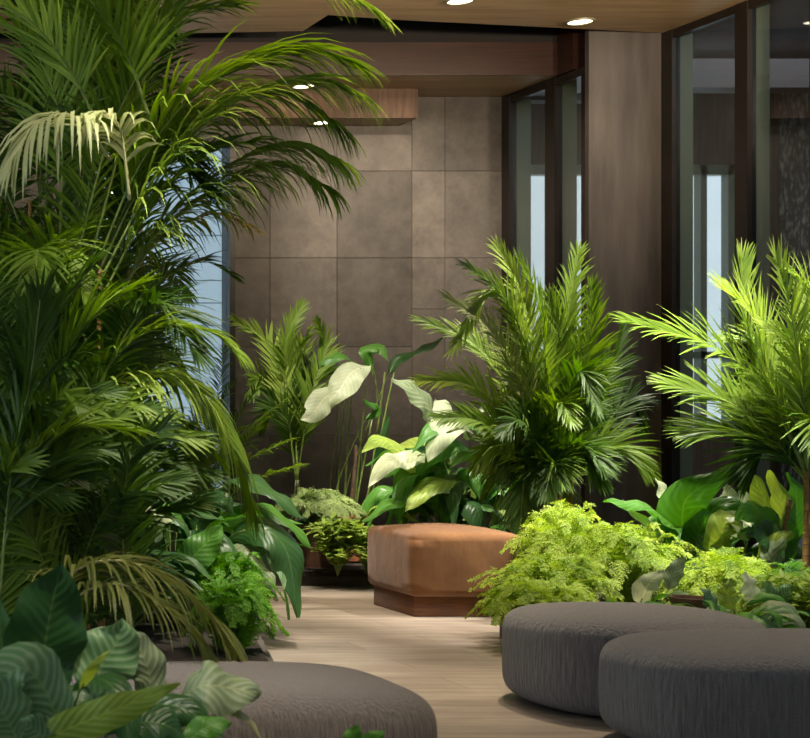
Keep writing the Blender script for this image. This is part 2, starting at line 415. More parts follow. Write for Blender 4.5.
def fern_frond(parent, pts, rg, n=22, L=.09, mats=None, droop=.4, small=.018, name='frond', start=.12):
    mb = MB(); N = 24; c = curve(pts, N)
    mb.tube(c[::3], .0028, .001, 4, 0)
    for k in range(n):
        t = start+(1-start)*((k+.5)/n); fi = t*N; i = min(N-1, int(fi)); p = c[i].lerp(c[i+1], fi-i)
        T = (c[min(N, i+2)]-c[max(0, i-1)]).normalized()
        S = T.cross(Vector((0, 0, 1))); S = S.normalized() if S.length > .15 else T.cross(Vector((.3, -1, .2))).normalized()
        Nn = S.cross(T).normalized(); tt = (t-start)/(1-start)
        ll = L*(math.sin(PI*min(1, .22+.78*tt))**.7*.95+.06)
        for sd in (-1, 1):
            a = R(68-22*tt+rg.uniform(-10, 10)); ve = R(rg.uniform(-22, 26))
            d = (T*math.cos(a)+(S*sd*math.cos(ve)+Nn*math.sin(ve))*math.sin(a)).normalized()
            q = p.copy(); nm = 5; st = ll/nm
            wd = (T-d*T.dot(d)).normalized()
            nn = d.cross(wd)
            for j in range(nm):
                d = (d+Vector((0, 0, -1))*droop/nm*rg.uniform(.4, 1.4)).normalized()
                q2 = q+d*st
                sz = small*(1-.55*j/nm)*rg.uniform(.8, 1.25)
                for s2 in (-1, 1):
                    e = (wd*s2*.85+d*.55+nn*rg.uniform(-.35, .35)).normalized()
                    b0 = len(mb.v); h = d*sz*.42
                    mb.v += [tuple(q), tuple(q+e*sz*.55-h*.6+nn*sz*.1), tuple(q+e*sz*1.1), tuple(q+e*sz*.6+h*1.3)]
                    mb.uv += [(.2, 0), (.2, 0), (.2, 1), (.2, 1)]
                    mb.f.append([b0, b0+1, b0+2, b0+3]); mb.m.append(1)
                q = q2
            b0 = len(mb.v)
            mb.v += [tuple(q), tuple(q+wd*small*.3+d*small*.3), tuple(q+d*small), tuple(q-wd*small*.3+d*small*.3)]
            mb.uv += [(.2, 0)]*4; mb.f.append([b0, b0+1, b0+2, b0+3]); mb.m.append(1)
    return mb.build(name, mats or [STEM_G, FERN], parent, False)
def broad(parent, root, pts, W, rg, mat, face=(0, -1, .5), roll=0, fold=.25, curl=.25, wavy=.02, ovate=.42, stalk=True, tipdroop=0, stem=None, name='leaf', label=None, nu=4, r=.006):
    """broad leaf: blade along pts, W metres wide, upper side turned to face; stalk from root to pts[0]"""
    N = 16; c = curve(pts, N); mb = MB(); f0 = Vector(face).normalized()
    ph = rg.uniform(0, 6)
    for i in range(N+1):
        v = i/N
        T = (c[min(N, i+1)]-c[max(0, i-1)]).normalized()
        S = T.cross(f0); S = S.normalized() if S.length > .1 else T.cross(Vector((0, -.3, 1))).normalized()
        Nn = S.cross(T).normalized()
        if roll:
            q = Matrix.Rotation(R(roll), 3, T); S = q @ S; Nn = q @ Nn
        # ovate outline: widest at v=ovate, pointed tip
        e = v/ovate if v < ovate else (1-v)/(1-ovate)
        h = W*.5*(math.sin(e*PI/2)**(.62 if v < ovate else .85))
        h = max(h, .0015)
        for u in range(-nu, nu+1):
            s = u/nu; a = abs(s)
            off = fold*a*h-curl*a*a*h*1.6+wavy*min(1, W/.2)*a*math.sin(v*17+ph+(1.7 if u > 0 else 0))
            # side veins sink slightly between puffs
            mb.v.append(tuple(c[i]+S*s*h*(1-.12*fold*a)+Nn*off)); mb.uv.append((.5+s/2, v))
    k = 2*nu+1
    for i in range(N):
        for u in range(k-1):
            a = i*k+u; mb.f.append([a, a+1, a+k+1, a+k]); mb.m.append(0)
    o = mb.build(name, mat, parent, True)
    if label: o['label'] = label
    if stalk:
        ms = MB(); R0 = Vector(root); d = (c[1]-c[0]).normalized(); dist = (c[0]-R0).length
        mid = R0.lerp(c[0], .6)+Vector((0, 0, .12*dist)) if False else (R0+(c[0]-d*dist*.35))*.5+Vector((0, 0, .06*dist))
        ms.tube(curve([R0, mid, c[0], c[3]], 12), r, r*.5, 5)
        st = ms.build('stalk', stem or STEM_G, o, True)
        st.matrix_parent_inverse = Matrix(); 
    return o
def small_leaf_cluster(parent, base, az, length, rise, rg, mats, n=9, leaf=.06, name='sprig'):
    mb = MB(); c = curve(arch(base, az, length, rise, rg.uniform(0, .1)), 12); mb.tube(c[::2], .003, .0012, 4, 0)
    for k in range(n):
        t = .25+.75*(k+.5)/n; p = c[int(t*11.9)]; T = (c[min(12, int(t*12)+1)]-c[int(t*11)]).normalized()
        for sd in (-1, 1):
            a2 = rg.uniform(0, 2*PI); d = Vector((math.cos(a2), math.sin(a2), rg.uniform(.0, .8))).normalized()
            d = (d+T*.5).normalized()
            wd = d.cross(Vector((0, 0, 1))).normalized()
            blade(mb, p, d, wd, leaf*rg.uniform(.6, 1.2), leaf*.55*rg.uniform(.8, 1.2), .8, 1, 3, .25)
    return mb.build(name, mats, parent, True)

# ------------------------------------------------------------------ the room
floor = boxo('floor', (-2.2, -1.6, -.1), (8.58, 15, 0), FLOOR); struct(floor)
struct(boxo('floor_corridor', (8.58, 9, -.1), (14.5, 18.2, 0), PLASTER))
# tiled back wall: window opening at the left end
WX0, WX1, WZ0, WZ1 = 3.75, 5.24, .55, 4.12
def tile_wall():
    rg = random.Random(5)
    verts = []; faces = []; tones = []
    cols = [(-2.2, 0), (0, 1.4), (1.4, 2.6), (2.6, WX0), (WX0, 4.5), (4.5, WX1), (WX1, 5.60), (5.60, 6.27), (6.27, 7.02), (7.02, 7.35), (7.35, 7.92)]
    pxz = lambda y: EYE+(400-y)*.01
    base = [pxz(y) for y in (560, 524, 436, 347, 258, 171, 84, 40)]
    alt = [pxz(y) for y in (560, 482, 396, 309, 258, 171, 84, 40)]
    tn = {(7, 1): .78, (8, 4): .74, (8, 3): .70, (8, 2): 1.0, (9, 4): 1.28, (9, 3): 1.1, (10, 4): 1.05, (7, 4): 1.18, (7, 3): 1.05, (8, 5): 1.1, (10, 5): .82, (9, 5): .95}
    def quad_box(x0, x1, z0, z1, tone):
        g = .0015; x0 += g; x1 -= g; z0 += g; z1 -= g; b = .003; y0 = 15.0
        n = len(verts)
        for (xa, xb, za, zb, y) in ((x0, x1, z0, z1, y0+.02), (x0, x1, z0, z1, y0+b), (x0+b, x1-b, z0+b, z1-b, y0)):
            verts.extend([(xa, y, za), (xb, y, za), (xb, y, zb), (xa, y, zb)])
        for l in (0, 4):
            for i in range(4):
                j = (i+1) % 4; faces.append([n+l+i, n+l+j, n+l+4+j, n+l+4+i]); tones.append(tone)
        faces.append([n+8, n+9, n+10, n+11]); tones.append(tone)
    for ci, (x0, x1) in enumerate(cols):
        rows = alt if ci in (9,) else base
        for ri in range(len(rows)-1):
            z0, z1 = max(0, rows[ri]), rows[ri+1]
            t = tn.get((ci, ri), rg.uniform(.85, 1.12))
            if ci in (4, 5):
                if z0 < WZ0: quad_box(x0, x1, z0, min(z1, WZ0), t)
                if z1 > WZ1: quad_box(x0, x1, max(z0, WZ1), z1, t)
                continue
            quad_box(x0, x1, z0, z1, t)
    # backing behind the joints
    n0 = len(verts); m = MB()
    for a, b in (((-2.2, 15.012, 0), (WX0, 15.2, 5.3)), ((WX1, 15.012, 0), (8.1, 15.2, 5.3)), ((8.1, 15.012, 4.5), (9.2, 15.2, 5.3)), ((WX0, 15.012, 0), (WX1, 15.2, WZ0)), ((WX0, 15.012, WZ1), (WX1, 15.2, 5.3))):
        m.box(a, b)
    verts.extend(m.v); faces.extend([[i+n0 for i in f] for f in m.f]); nt = len(tones); tones.extend([.9]*len(m.f))
    o = link_mesh('wall_back', verts, faces, TILE)
    at_ = o.data.attributes.new('tone', 'FLOAT_COLOR', 'FACE')
    flat = []
    for t in tones: flat += [t, t, t, 1]
    at_.data.foreach_set('color', flat)
    struct(o)
tile_wall()
# left window in the back wall
wf = MB(); fw = .055
wf.box((WX0, 14.96, WZ0), (WX0+fw, 15.2, WZ1)); wf.box((WX1-fw, 14.96, WZ0), (WX1, 15.2, WZ1))
wf.box((WX0+fw, 14.96, WZ0), (WX1-fw, 15.2, WZ0+fw)); wf.box((WX0+fw, 14.96, WZ1-fw), (WX1-fw, 15.2, WZ1))
wf.box((4.28, 15.0, WZ0+fw), (4.33, 15.12, WZ1-fw))
win1 = wf.build('window_1', FRAME); struct(win1)
boxo('glass_pane', (WX0+fw, 15.05, WZ0+fw), (WX1-fw, 15.06, WZ1-fw), GLASS, win1)
# pale boarded house wall outside that window
hb = MB()
for k in range(26): hb.box((-2.0, 20.0, k*.3-.5), (8.0, 20.1, k*.3-.5+.288))
hb.box((-2.0, 20.03, -.5), (8.0, 20.2, 7.3))
struct(hb.build('wall_outside', PALEBLUE))
# side walls and near wall, closing the hall; glazed opening on the left
sl = MB(); sl.box((-2.3, -1.6, 0), (-2.2, 1.5, 5.3)); sl.box((-2.3, 7.5, 0), (-2.2, 15, 5.3)); sl.box((-2.3, 1.5, 0), (-2.2, 7.5, .9)); sl.box((-2.3, 1.5, 4.3), (-2.2, 7.5, 5.3))
struct(sl.build('wall_left', PLASTER))
struct(boxo('wall_near', (-2.3, -1.7, 0), (8.7, -1.6, 5.3), PLASTER))
# ceiling slab with stepped far edge
fe = [at(-700, 33, 1), at(303, 31, 1), at(328, 15, 1), at(400, 20, 1), at(664, 33, 1)]
edge = []
for px, py in ((200, 33), (303, 31), (328, 15), (400, 20), (664, 33)):
    Y = (CZ-EYE)*F/(400-py); edge.append(((px+290)*Y/F, Y))
edge[-1] = (8.58, edge[-1][1])
pts = [(-2.2, -1.6), (8.58, -1.6)]+edge[::-1]+[(-2.2, edge[0][1])]
cm = MB(); cm.prism(pts, CZ, CZ+.12); struct(cm.build('ceiling', WOODC))
struct(boxo('ceiling_upper', (-2.3, -1.7, 5.25), (8.7, 15.2, 5.35), BLACKC))
# dropped soffit at the back, red fascia
SZ = 4.53
struct(boxo('ceiling_soffit', (-2.2, 14.03, SZ), (7.91, 15, SZ+.05), WOODC))
struct(boxo('trim_1', (-2.2, 14.0, SZ), (7.91, 14.03, 4.84), WOODR))
struct(boxo('gap_shade_sheet', (-2.2, 14.01, 4.84), (7.91, 14.03, 5.25), BLACKC))  # black sheet standing in for the darkness of the gap above the fascia
struct(boxo('trim_2', (7.91, 13.75, SZ), (8.58, 15.01, 5.25), WOODR))
bx = at(418, 100, 14.6).x
cm = MB(); cm.prism([(-2.2, 14.63), (bx-.02, 14.63), (bx-.02, 15), (-2.2, 15)], 4.245, 4.26, 0); struct(cm.build('ceiling_box', WOODC))
bm_ = MB(); bm_.box((-2.2, 14.6, 4.245), (bx, 14.63, SZ)); bm_.box((bx-.02, 14.63, 4.245), (bx, 15, SZ)); struct(bm_.build('trim_3', WOODX))
# pillar
struct(boxo('pillar', (7.91, 13.5, 0), (8.58, 13.56, 5.25), PILLAR))
# right walls as glazing
def glazing(name, X, Ys, z0, z1, top, fins=.15, seams=()):
    """Ys: list of (y0,y1) mullions; panes run between"""
    ya, yb = min(a for a, b in Ys), max(b for a, b in Ys)
    m = MB()
    for a, b in Ys: m.box((X-.02, a, z0), (X+.055, b, z1))
    m.box((X-.01, ya, z1-.07), (X+.05, yb, z1+top)); m.box((X-.01, ya, z0), (X+.05, yb, z0+.08))
    o = m.build(name, FRAME); struct(o)
    f = MB()
    for a, b in Ys: f.box((X+.055, (a+b)/2-.02, z0), (X+.055+fins, (a+b)/2+.03, z1))
    f.build('fin', OLIVE, o)
    ys = sorted(Ys)
    for (a, b), (c, d) in zip(ys, ys[1:]):
        boxo('glass_pane', (X+.02, b, z0+.08), (X+.03, c, z1-.07), GLASS, o)
    return o
glazing('window_2', 7.935, [(13.57, 13.63), (14.06, 14.22), (14.86, 15.0)], 0, SZ-.01, .0, .17)
ys = [(13.35, 13.5), (12.38, 12.53)]
y = 12.38
while y > 0:
    y -= .70; ys.append((y-.14, y)); y -= .14
glazing('window_3', 8.58, ys, 0, CZ-.0, .0, .15)
# corridor beyond the glass: end wall with wide window to daylight, side wall, stone column
ez = (1.12, 4.32)
ew = MB()
ew.box((8.0, 18, 0), (9.75, 18.15, 5.6)); ew.box((12.27, 18, 0), (14.6, 18.15, 5.6)); ew.box((9.75, 18, 0), (12.27, 18.15, ez[0])); ew.box((9.75, 18, ez[1]), (12.27, 18.15, 5.6))
struct(ew.build('wall_corridor_end', WOODX))
em = MB()
for x in (9.75, 10.07, 11.0, 11.45, 11.87, 12.2): em.box((x, 17.97, ez[0]), (x+.075, 18.1, ez[1]))
em.box((9.75, 17.97, 2.0), (12.27, 18.1, 2.08)); em.box((9.75, 17.97, ez[1]-.12), (12.27, 18.1, ez[1]))
w4 = em.build('window_4', OLIVE); struct(w4)
struct(boxo('wall_corridor_side', (14.5, 8, 0), (14.6, 18.1, 5.6), PLASTER))
struct(boxo('wall_corridor_near', (8.7, 8.9, 0), (14.6, 9, 5.6), PLASTER))
struct(boxo('wall_corridor_back', (8.08, 15.2, 0), (8.12, 18, 5.6), PLASTER))
struct(boxo('ceiling_corridor', (8.7, 8.9, 5.25), (14.6, 18.2, 5.35), WOODX))
struct(boxo('column_stone', (12.62, 17.2, 0), (13.3, 17.7, 5.25), STONE))
struct(boxo('beam_corridor', (8.7, 15.6, 4.75), (14.5, 15.9, 5.05), WOODR))
# daylight beyond the corridor: a pale building across the street
hb = MB(); hb.box((8.1, 22, -1), (18, 22.2, 8)); struct(hb.build('wall_across', WHITE))

# planting beds
def bed(name, pts, z=.10):
    m = MB(); m.prism(pts, .0, z, 0); o = m.build(name, SLATE); struct(o)
    cx = sum(p[0] for p in pts)/len(pts); cy = sum(p[1] for p in pts)/len(pts)
    q = []
    for p in pts:
        d = Vector((p[0]-cx, p[1]-cy)); q.append((cx+d.x*(1-.05/d.length), cy+d.y*(1-.05/d.length)))
    s = MB(); s.prism(q, z-.02, z+.02, 0); s.build('soil', SOIL, o)
bed('ground_left', [(-2.1, 4.2), (1.2, 4.2), (1.35, 6.3), (2.9, 7.6), (3.35, 9.2), (3.95, 11.0), (4.1, 12.1), (4.3, 14.9), (-2.1, 14.9)])
bed('ground_right', [(4.3, 12.1), (5.66, 12.1), (5.68, 10.2), (5.0, 9.5), (4.85, 9.0), (5.3, 8.4), (8.5, 7.9), (8.5, 13.4), (7.8, 13.4), (7.8, 14.9), (4.36, 14.9)])

# downlights
def downlight(x, y, z, label):
    t = thing('ceiling_downlight', label, 'downlight', (x, y, z), 'recessed downlights')
    m = MB(); m.lathe([(.092, -.002), (.095, -.014), (.115, -.014), (.118, 0)], (x, y, z), 28, caps=False); m.build('trim_ring', OLIVE, t)
    m = MB(); m.lathe([(.092, -.006), (.092, 0)], (x, y, z), 28); m.build('lens', LAMP, t)
downlight(at(460, 0, 12.38).x, 12.38, CZ, 'round recessed downlight at the top edge of the wooden ceiling')
downlight(at(580, 21, 13.06).x, 13.06, CZ, 'round recessed downlight on the wooden ceiling in front of the grey pillar')
downlight(at(303, 87, 14.46).x, 14.45, SZ, 'round recessed downlight in the back soffit behind the palm fronds')
downlight(at(323, 124, 14.82).x, 14.80, 4.245, 'round recessed downlight under the low wooden ceiling box')

# ------------------------------------------------------------------ seating
def rounded_mesh(name, parts, mat, parent, voxel=.03, smooth_it=6, z0=0):
    """parts: list of (cx,cy,hx,hy,h,corner,exponent) rounded blocks joined and remeshed"""
    mb = MB(); off = WORLD[parent.name]
    for (cx, cy, hx, hy, h, e, rz) in parts:
        n = len(mb.v); NU, NV = 48, 20
        for j in range(NV+1):
            ph = -PI/2+PI*j/NV
            for i in range(NU):
                th = 2*PI*i/NU
                def sp(v, ex): return math.copysign(abs(v)**ex, v)
                c_, s_ = sp(math.cos(ph), rz), sp(math.sin(ph), rz)
                mb.v.append((cx+hx*c_*sp(math.cos(th), e), cy+hy*c_*sp(math.sin(th), e), z0+h/2+h/2*s_)); mb.uv.append((0, 0))
        for j in range(NV):
            for i in range(NU):
                i2 = (i+1) % NU; a = n+j*NU
                mb.f.append([a+i, a+i2, a+NU+i2, a+NU+i]); mb.m.append(0)
    o = mb.build(name, mat, parent, True)
    r = o.modifiers.new('remesh', 'REMESH'); r.mode = 'VOXEL'; r.voxel_size = voxel; r.use_smooth_shade = True
    s = o.modifiers.new('smooth', 'SMOOTH'); s.iterations = smooth_it; s.factor = .5
    return o
t = thing('lobed_bench', 'long dark grey two-lobed upholstered bench in the right foreground', 'bench', (4.6, 6.9, 0), 'low soft benches')
rounded_mesh('cushion', [(4.51, 7.33, .56, .47, .475, .80, .34), (4.84, 6.42, .93, .50, .475, .66, .34)], FAB_G, t, .022, 5)
t = thing('rounded_bench', 'brown-grey rounded upholstered bench cut by the bottom of the photo', 'bench', (2.05, 5.6, 0), 'low soft benches')
rounded_mesh('cushion', [(1.98, 5.60, .64, .44, .48, .55, .38)], FAB_B, t, .022, 5)
# brown ottoman
t = thing('square_ottoman', 'square tan suede ottoman on a dark reddish wooden plinth', 'ottoman', (5.2, 10.7, 0))
def rbox(name, a, b, bev, seg, mat, parent, dome=0, sub=0):
    bm = bmesh.new(); bmesh.ops.create_cube(bm, size=1)
    for v in bm.verts:
        v.co = Vector([a[i]+(b[i]-a[i])*(v.co[i]+.5) for i in range(3)])-WORLD[parent.name]
    if sub:
        bmesh.ops.subdivide_edges(bm, edges=bm.edges[:], cuts=sub, use_grid_fill=True)
    me = bpy.data.meshes.new(name); 
    if dome:
        c = (Vector(a)+Vector(b))/2-WORLD[parent.name]; hx, hy, hz = (b[0]-a[0])/2, (b[1]-a[1])/2, (b[2]-a[2])/2
        for v in bm.verts:
            u, w_, q = (v.co.x-c.x)/hx, (v.co.y-c.y)/hy, (v.co.z-c.z)/hz
            v.co.z += dome*(1-u*u)*(1-w_*w_)*max(0, q)
            v.co.x += math.copysign(.016*(1-w_*w_)*(1-q*q), u)*abs(u)**3; v.co.y += math.copysign(.016*(1-u*u)*(1-q*q), w_)*abs(w_)**3
    bm.to_mesh(me); bm.free(); me.materials.append(mat)
    o = bpy.data.objects.new(name, me); COL.objects.link(o); o.parent = parent
    bv = o.modifiers.new('bevel', 'BEVEL'); bv.width = bev; bv.segments = seg; bv.limit_method = 'ANGLE'; bv.angle_limit = R(50)
    me.polygons.foreach_set('use_smooth', [True]*len(me.polygons))
    WORLD[o.name] = WORLD[parent.name]
    return o
rbox('cushion', (4.835, 10.33, .14), (5.60, 11.06, .575), .06, 5, SUEDE, t, .045, 8)
rbox('plinth', (4.87, 10.38, 0), (5.54, 11.01, .15), .006, 2, WOODB, t)

# ------------------------------------------------------------------ plants
def px(*p): return [at(*q) for q in p]
PM = {'o': [STEM_P, P_OLIVE], 'd': [STEM_G, P_DARK], 'm': [STEM_G, P_MID], 'l': [STEM_G, P_LIGHT], 'p': [STEM_P, P_PALE], 's': [STEM_P, P_STRAW]}
def cane(parent, a, b, r0=.017, r1=.011, mat=None):
    m = MB(); c = curve([a, (Vector(a)+Vector(b))/2+Vector((.02, 0, .03)), b], 14)
    m.tube(c, r0, r1, 8)
    for i in range(1, 14):    # ring scars
        d = (c[i]-c[i-1]).normalized()*.005; rr = (r0+(r1-r0)*i/14)+.0018
        m.tube([c[i]-d, c[i]+d], rr, rr, 8)
    return m.build('cane', mat or CANE, parent, True)
# --- big palm on the left
rg = random.Random(11)
t = thing('areca_palm', 'very tall dark green palm with arching fronds, filling the left side', 'palm', (1.9, 7.9, .1), 'indoor palms')
cb = [((1.45, 7.9, .1), at(15, 330, 7.8)), ((1.62, 7.7, .1), at(45, 300, 7.7)), ((1.8, 8.1, .1), at(72, 350, 7.9)), ((1.95, 7.8, .1), at(100, 260, 7.6)), ((2.08, 8.0, .1), at(108, 330, 7.9)), ((1.7, 8.3, .1), at(30, 200, 8.1))]
for a, b in cb: cane(t, a, b)
K = [  # key fronds: (points, style, leaflet length, number, droop, angles)
 (px((60, 330, 7.7), (105, 150, 7.4), (145, 60, 7.2), (190, -25, 7.0)), 'm', .42, 30, .9, (50, 25)),
 (px((90, 260, 7.6), (150, 60, 7.4), (240, -40, 7.2), (325, -15, 7.1), (372, 8, 7.0)), 'l', .46, 52, 1.3, (40, 10)),
 (px((95, 270, 7.6), (140, 165, 7.4), (200, 90, 7.2), (285, 52, 7.1), (345, 58, 7.0)), 'm', .56, 44, 1.9, (34, 10)),
 (px((95, 290, 7.5), (150, 190, 7.4), (215, 115, 7.3), (300, 80, 7.2), (355, 92, 7.1)), 'l', .54, 42, 2.6, (34, 10)),
 (px((95, 280, 7.7), (150, 170, 7.6), (210, 105, 7.5), (285, 95, 7.4), (340, 125, 7.3)), 'm', .54, 40, 2.8, (34, 10)),
 (px((100, 330, 7.7), (155, 235, 7.6), (215, 175, 7.5), (280, 145, 7.4), (335, 158, 7.4)), 'l', .50, 44, 3.0, (34, 10)),
 (px((100, 330, 7.8), (155, 240, 7.7), (215, 190, 7.6), (275, 165, 7.5), (325, 185, 7.5)), 'm', .46, 40, 3.0, (34, 10)),
 (px((100, 300, 7.6), (150, 210, 7.5), (205, 155, 7.4), (255, 140, 7.3)), 'm', .40, 24, 1.8, (36, 14)),
 (px((110, 160, 7.0), (78, 118, 6.8), (38, 122, 6.6), (12, 160, 6.5)), 'p', .44, 15, 3.4, (40, 14)),
 (px((130, 200, 7.0), (120, 130, 6.9), (100, 112, 6.8), (85, 130, 6.7)), 'p', .24, 10, 3.0, (40, 14)),
 (px((60, 250, 7.6), (60, 120, 7.4), (25, 40, 7.3), (-40, 10, 7.2)), 'm', .40, 28, .8, (45, 20)),
 (px((80, 240, 7.6), (100, 100, 7.4), (80, 20, 7.3), (40, -50, 7.2)), 'm', .42, 28, .5, (45, 20)),
 (px((100, 130, 7.2), (70, 70, 7.1), (30, 20, 7.0), (-10, 0, 7.0)), 'l', .40, 24, .5, (45, 20)),
 (px((150, 120, 7.2), (125, 50, 7.1), (90, 0, 7.0), (60, -30, 7.0)), 'm', .40, 24, .5, (45, 20)),
 (px((100, 330, 7.9), (150, 250, 7.9), (205, 215, 7.9), (250, 225, 7.9)), 's', .26, 16, 2.4, (45, 20)),
 (px((100, 360, 8.0), (150, 290, 8.0), (200, 262, 8.0), (232, 275, 8.0)), 'd', .22, 16, .8, (50, 25)),
 (px((70, 470, 7.8), (110, 400, 7.7), (160, 372, 7.6), (202, 395, 7.5), (232, 450, 7.4), (246, 500, 7.4)), 'm', .50, 36, 4.0, (50, 25)),
 (px((70, 470, 7.5), (100, 400, 7.4), (145, 376, 7.3), (190, 385, 7.2), (215, 420, 7.2)), 'l', .44, 26, 3.0, (40, 20)),
 (px((60, 480, 7.6), (100, 380, 7.3), (150, 330, 7.2), (205, 330, 7.1), (235, 350, 7.0)), 'm', .34, 26, 1.6, (40, 16)),
 (px((40, 640, 6.6), (70, 575, 6.3), (130, 562, 6.1), (200, 605, 6.0), (250, 675, 5.9)), 'o', .36, 36, 2.6, (45, 18)),
 (px((50, 640, 6.4), (80, 595, 6.2), (125, 585, 6.0), (175, 615, 5.9), (215, 660, 5.9)), 'o', .32, 28, 2.4, (45, 18)),
 (px((60, 560, 7.5), (120, 450, 7.4), (170, 420, 7.3), (215, 455, 7.3)), 'm', .32, 24, 2.0, (45, 20)),
 (px((20, 520, 7.4), (50, 400, 7.2), (80, 330, 7.1), (130, 290, 7.0)), 'm', .40, 28, .8, (40, 18)),
 (px((20, 560, 7.2), (20, 440, 7.0), (40, 340, 6.9), (90, 270, 6.8)), 'd', .40, 28, .8, (40, 18)),
 (px((0, 560, 7.0), (30, 470, 6.9), (70, 430, 6.8), (130, 430, 6.7)), 'm', .36, 28, 1.2, (45, 20)),
 (px((0, 600, 6.8), (10, 480, 6.8), (30, 380, 6.8), (40, 300, 6.7)), 'd', .40, 26, .6, (40, 18)),
 (px((90, 180, 7.7), (130, 60, 7.6), (170, 20, 7.5), (230, 5, 7.5)), 'm', .42, 26, 1.2, (40, 16)),
]
for pts, st, L, n, dr, an in K: frond(t, pts, rg, int(n*1.5), L, .019 if st != 'p' else .021, PM[st], droop=dr, ang=an)
for k in range(20):     # low upright fronds hiding the canes
    s = Vector((rg.uniform(1.25, 2.2), rg.uniform(7.2, 7.8), .1)); e = at(rg.uniform(-10, 150), rg.uniform(400, 520), rg.uniform(6.8, 7.4))
    frond(t, [s, s.lerp(e, .5)+Vector((-.06, 0, .12)), e, e+Vector((rg.uniform(.0, .3), -.1, rg.uniform(-.05, .15)))], rg, 40, .32, .018, PM['d' if rg.random() < .6 else 'm'], droop=.6, ang=(42, 20), start=.2, up=(0, -1, .5))
for k in range(22):     # dense top
    s = at(rg.uniform(10, 140), rg.uniform(60, 300), rg.uniform(7.9, 8.4))
    frond(t, arch(s, rg.uniform(PI*.5, PI*1.8), rg.uniform(.4, .8), rg.uniform(.3, .8), rg.uniform(.0, .4)), rg, 44, .34, .018, PM['d' if rg.random() < .75 else 'm'], droop=rg.uniform(.5, 1.2))
for k in range(36):     # the thick of the crown
    a, b = rg.choice(cb); h = rg.uniform(.45, 1.0); s = Vector(a).lerp(Vector(b), h)
    az = rg.uniform(PI*.5, PI*1.72); reach = rg.uniform(.45, .95); rise = rg.uniform(.35, .95)
    frond(t, arch(s, az, reach, rise, rg.uniform(.0, .5)), rg, 44, rg.uniform(.28, .40), .018, PM['d' if rg.random() < .7 else 'm'], droop=rg.uniform(.5, 1.4))
# --- second palm, behind
rg = random.Random(12)
t = thing('areca_palm', 'dark palm standing behind the very tall left palm, before the bright window', 'palm', (2.4, 10.4, .1), 'indoor palms')
cb = [((2.1, 10.4, .1), at(40, 300, 10.3)), ((2.5, 10.6, .1), at(110, 330, 10.5)), ((2.8, 10.2, .1), at(135, 380, 10.2)), ((1.8, 10.3, .1), at(0, 260, 10.2))]
for a, b in cb: cane(t, a, b)
for k in range(52):
    a, b = rg.choice(cb); h = rg.uniform(.4, 1.05); s = Vector(a).lerp(Vector(b), h)
    az = rg.uniform(-PI, PI); reach = rg.uniform(.4, .75)*(.6 if math.cos(az) > .2 else 1); rise = rg.uniform(.4, 1.2)
    frond(t, arch(s, az, reach, rise, rg.uniform(.0, .4)), rg, 40, rg.uniform(.30, .42), .019, PM['d' if rg.random() < .75 else 'm'], droop=rg.uniform(.4, 1.2))
# --- third palm: low fronds between the window and the pots
rg = random.Random(13)
t = thing('parlour_palm', 'short bushy palm with fine fronds at the foot of the bright left window', 'palm', (3.9, 12.6, .1), 'indoor palms')
for (ex, ey, Y) in ((205, 395, 12.4), (232, 385, 12.2), (262, 380, 12.3), (285, 400, 12.4), (200, 440, 12.0), (240, 430, 11.8), (290, 440, 11.9), (265, 420, 12), (225, 350, 12.8), (300, 465, 11.8), (180, 420, 12.2)):
    e = at(ex, ey, Y); b = Vector((3.95+rg.uniform(-.15, .15), 12.6+rg.uniform(-.15, .15), .12))
    m_ = b.lerp(e, .6)+Vector((0, 0, .22)); frond(t, [b, b.lerp(e, .3)+Vector((0, 0, .3)), m_, e], rg, 44, .22, .012, PM['m' if rg.random() < .6 else 'd'], droop=1.1, start=.35)
for k in range(16):
    b = Vector((3.95+rg.uniform(-.15, .15), 12.6+rg.uniform(-.15, .15), .12))
    frond(t, arch(b, rg.uniform(-PI, PI), rg.uniform(.3, .7), rg.uniform(.8, 1.3), rg.uniform(.1, .3)), rg, 40, .22, .012, PM['d'], droop=1.1, start=.35)
# --- upright palm in the centre-left
rg = random.Random(14)
t = thing('kentia_palm', 'slim upright palm with lit green fronds against the tiled wall', 'palm', (4.95, 12.9, .1), 'indoor palms')
B = Vector((4.98, 12.9, .12))
crown = at(297, 480, 12.9)
for dx in (-.05, .02, .07): cane(t, B+Vector((dx, 0, 0)), crown+Vector((dx*.2, 0, 0)), .012, .004, STEM_P)
for p_, st in ((((297, 480), (294, 400), (285, 345), (300, 308)), 'm'), (((297, 480), (310, 400), (325, 350), (318, 325)), 'm'), (((296, 480), (285, 400), (268, 345), (238, 322)), 'l'),
               (((297, 480), (285, 420), (262, 380), (250, 395)), 'm'), (((297, 480), (300, 410), (312, 370), (330, 372)), 'd'), (((296, 480), (290, 430), (275, 410), (262, 425)), 'd'), (((298, 480), (295, 400), (300, 350), (308, 330)), 'l')):
    frond(t, [at(a, b, 12.9+rg.uniform(-.2, .1)) for a, b in p_], rg, 44, .28, .018, PM[st], up=(0, -1, .3), droop=.4, ang=(38, 18), start=.25)
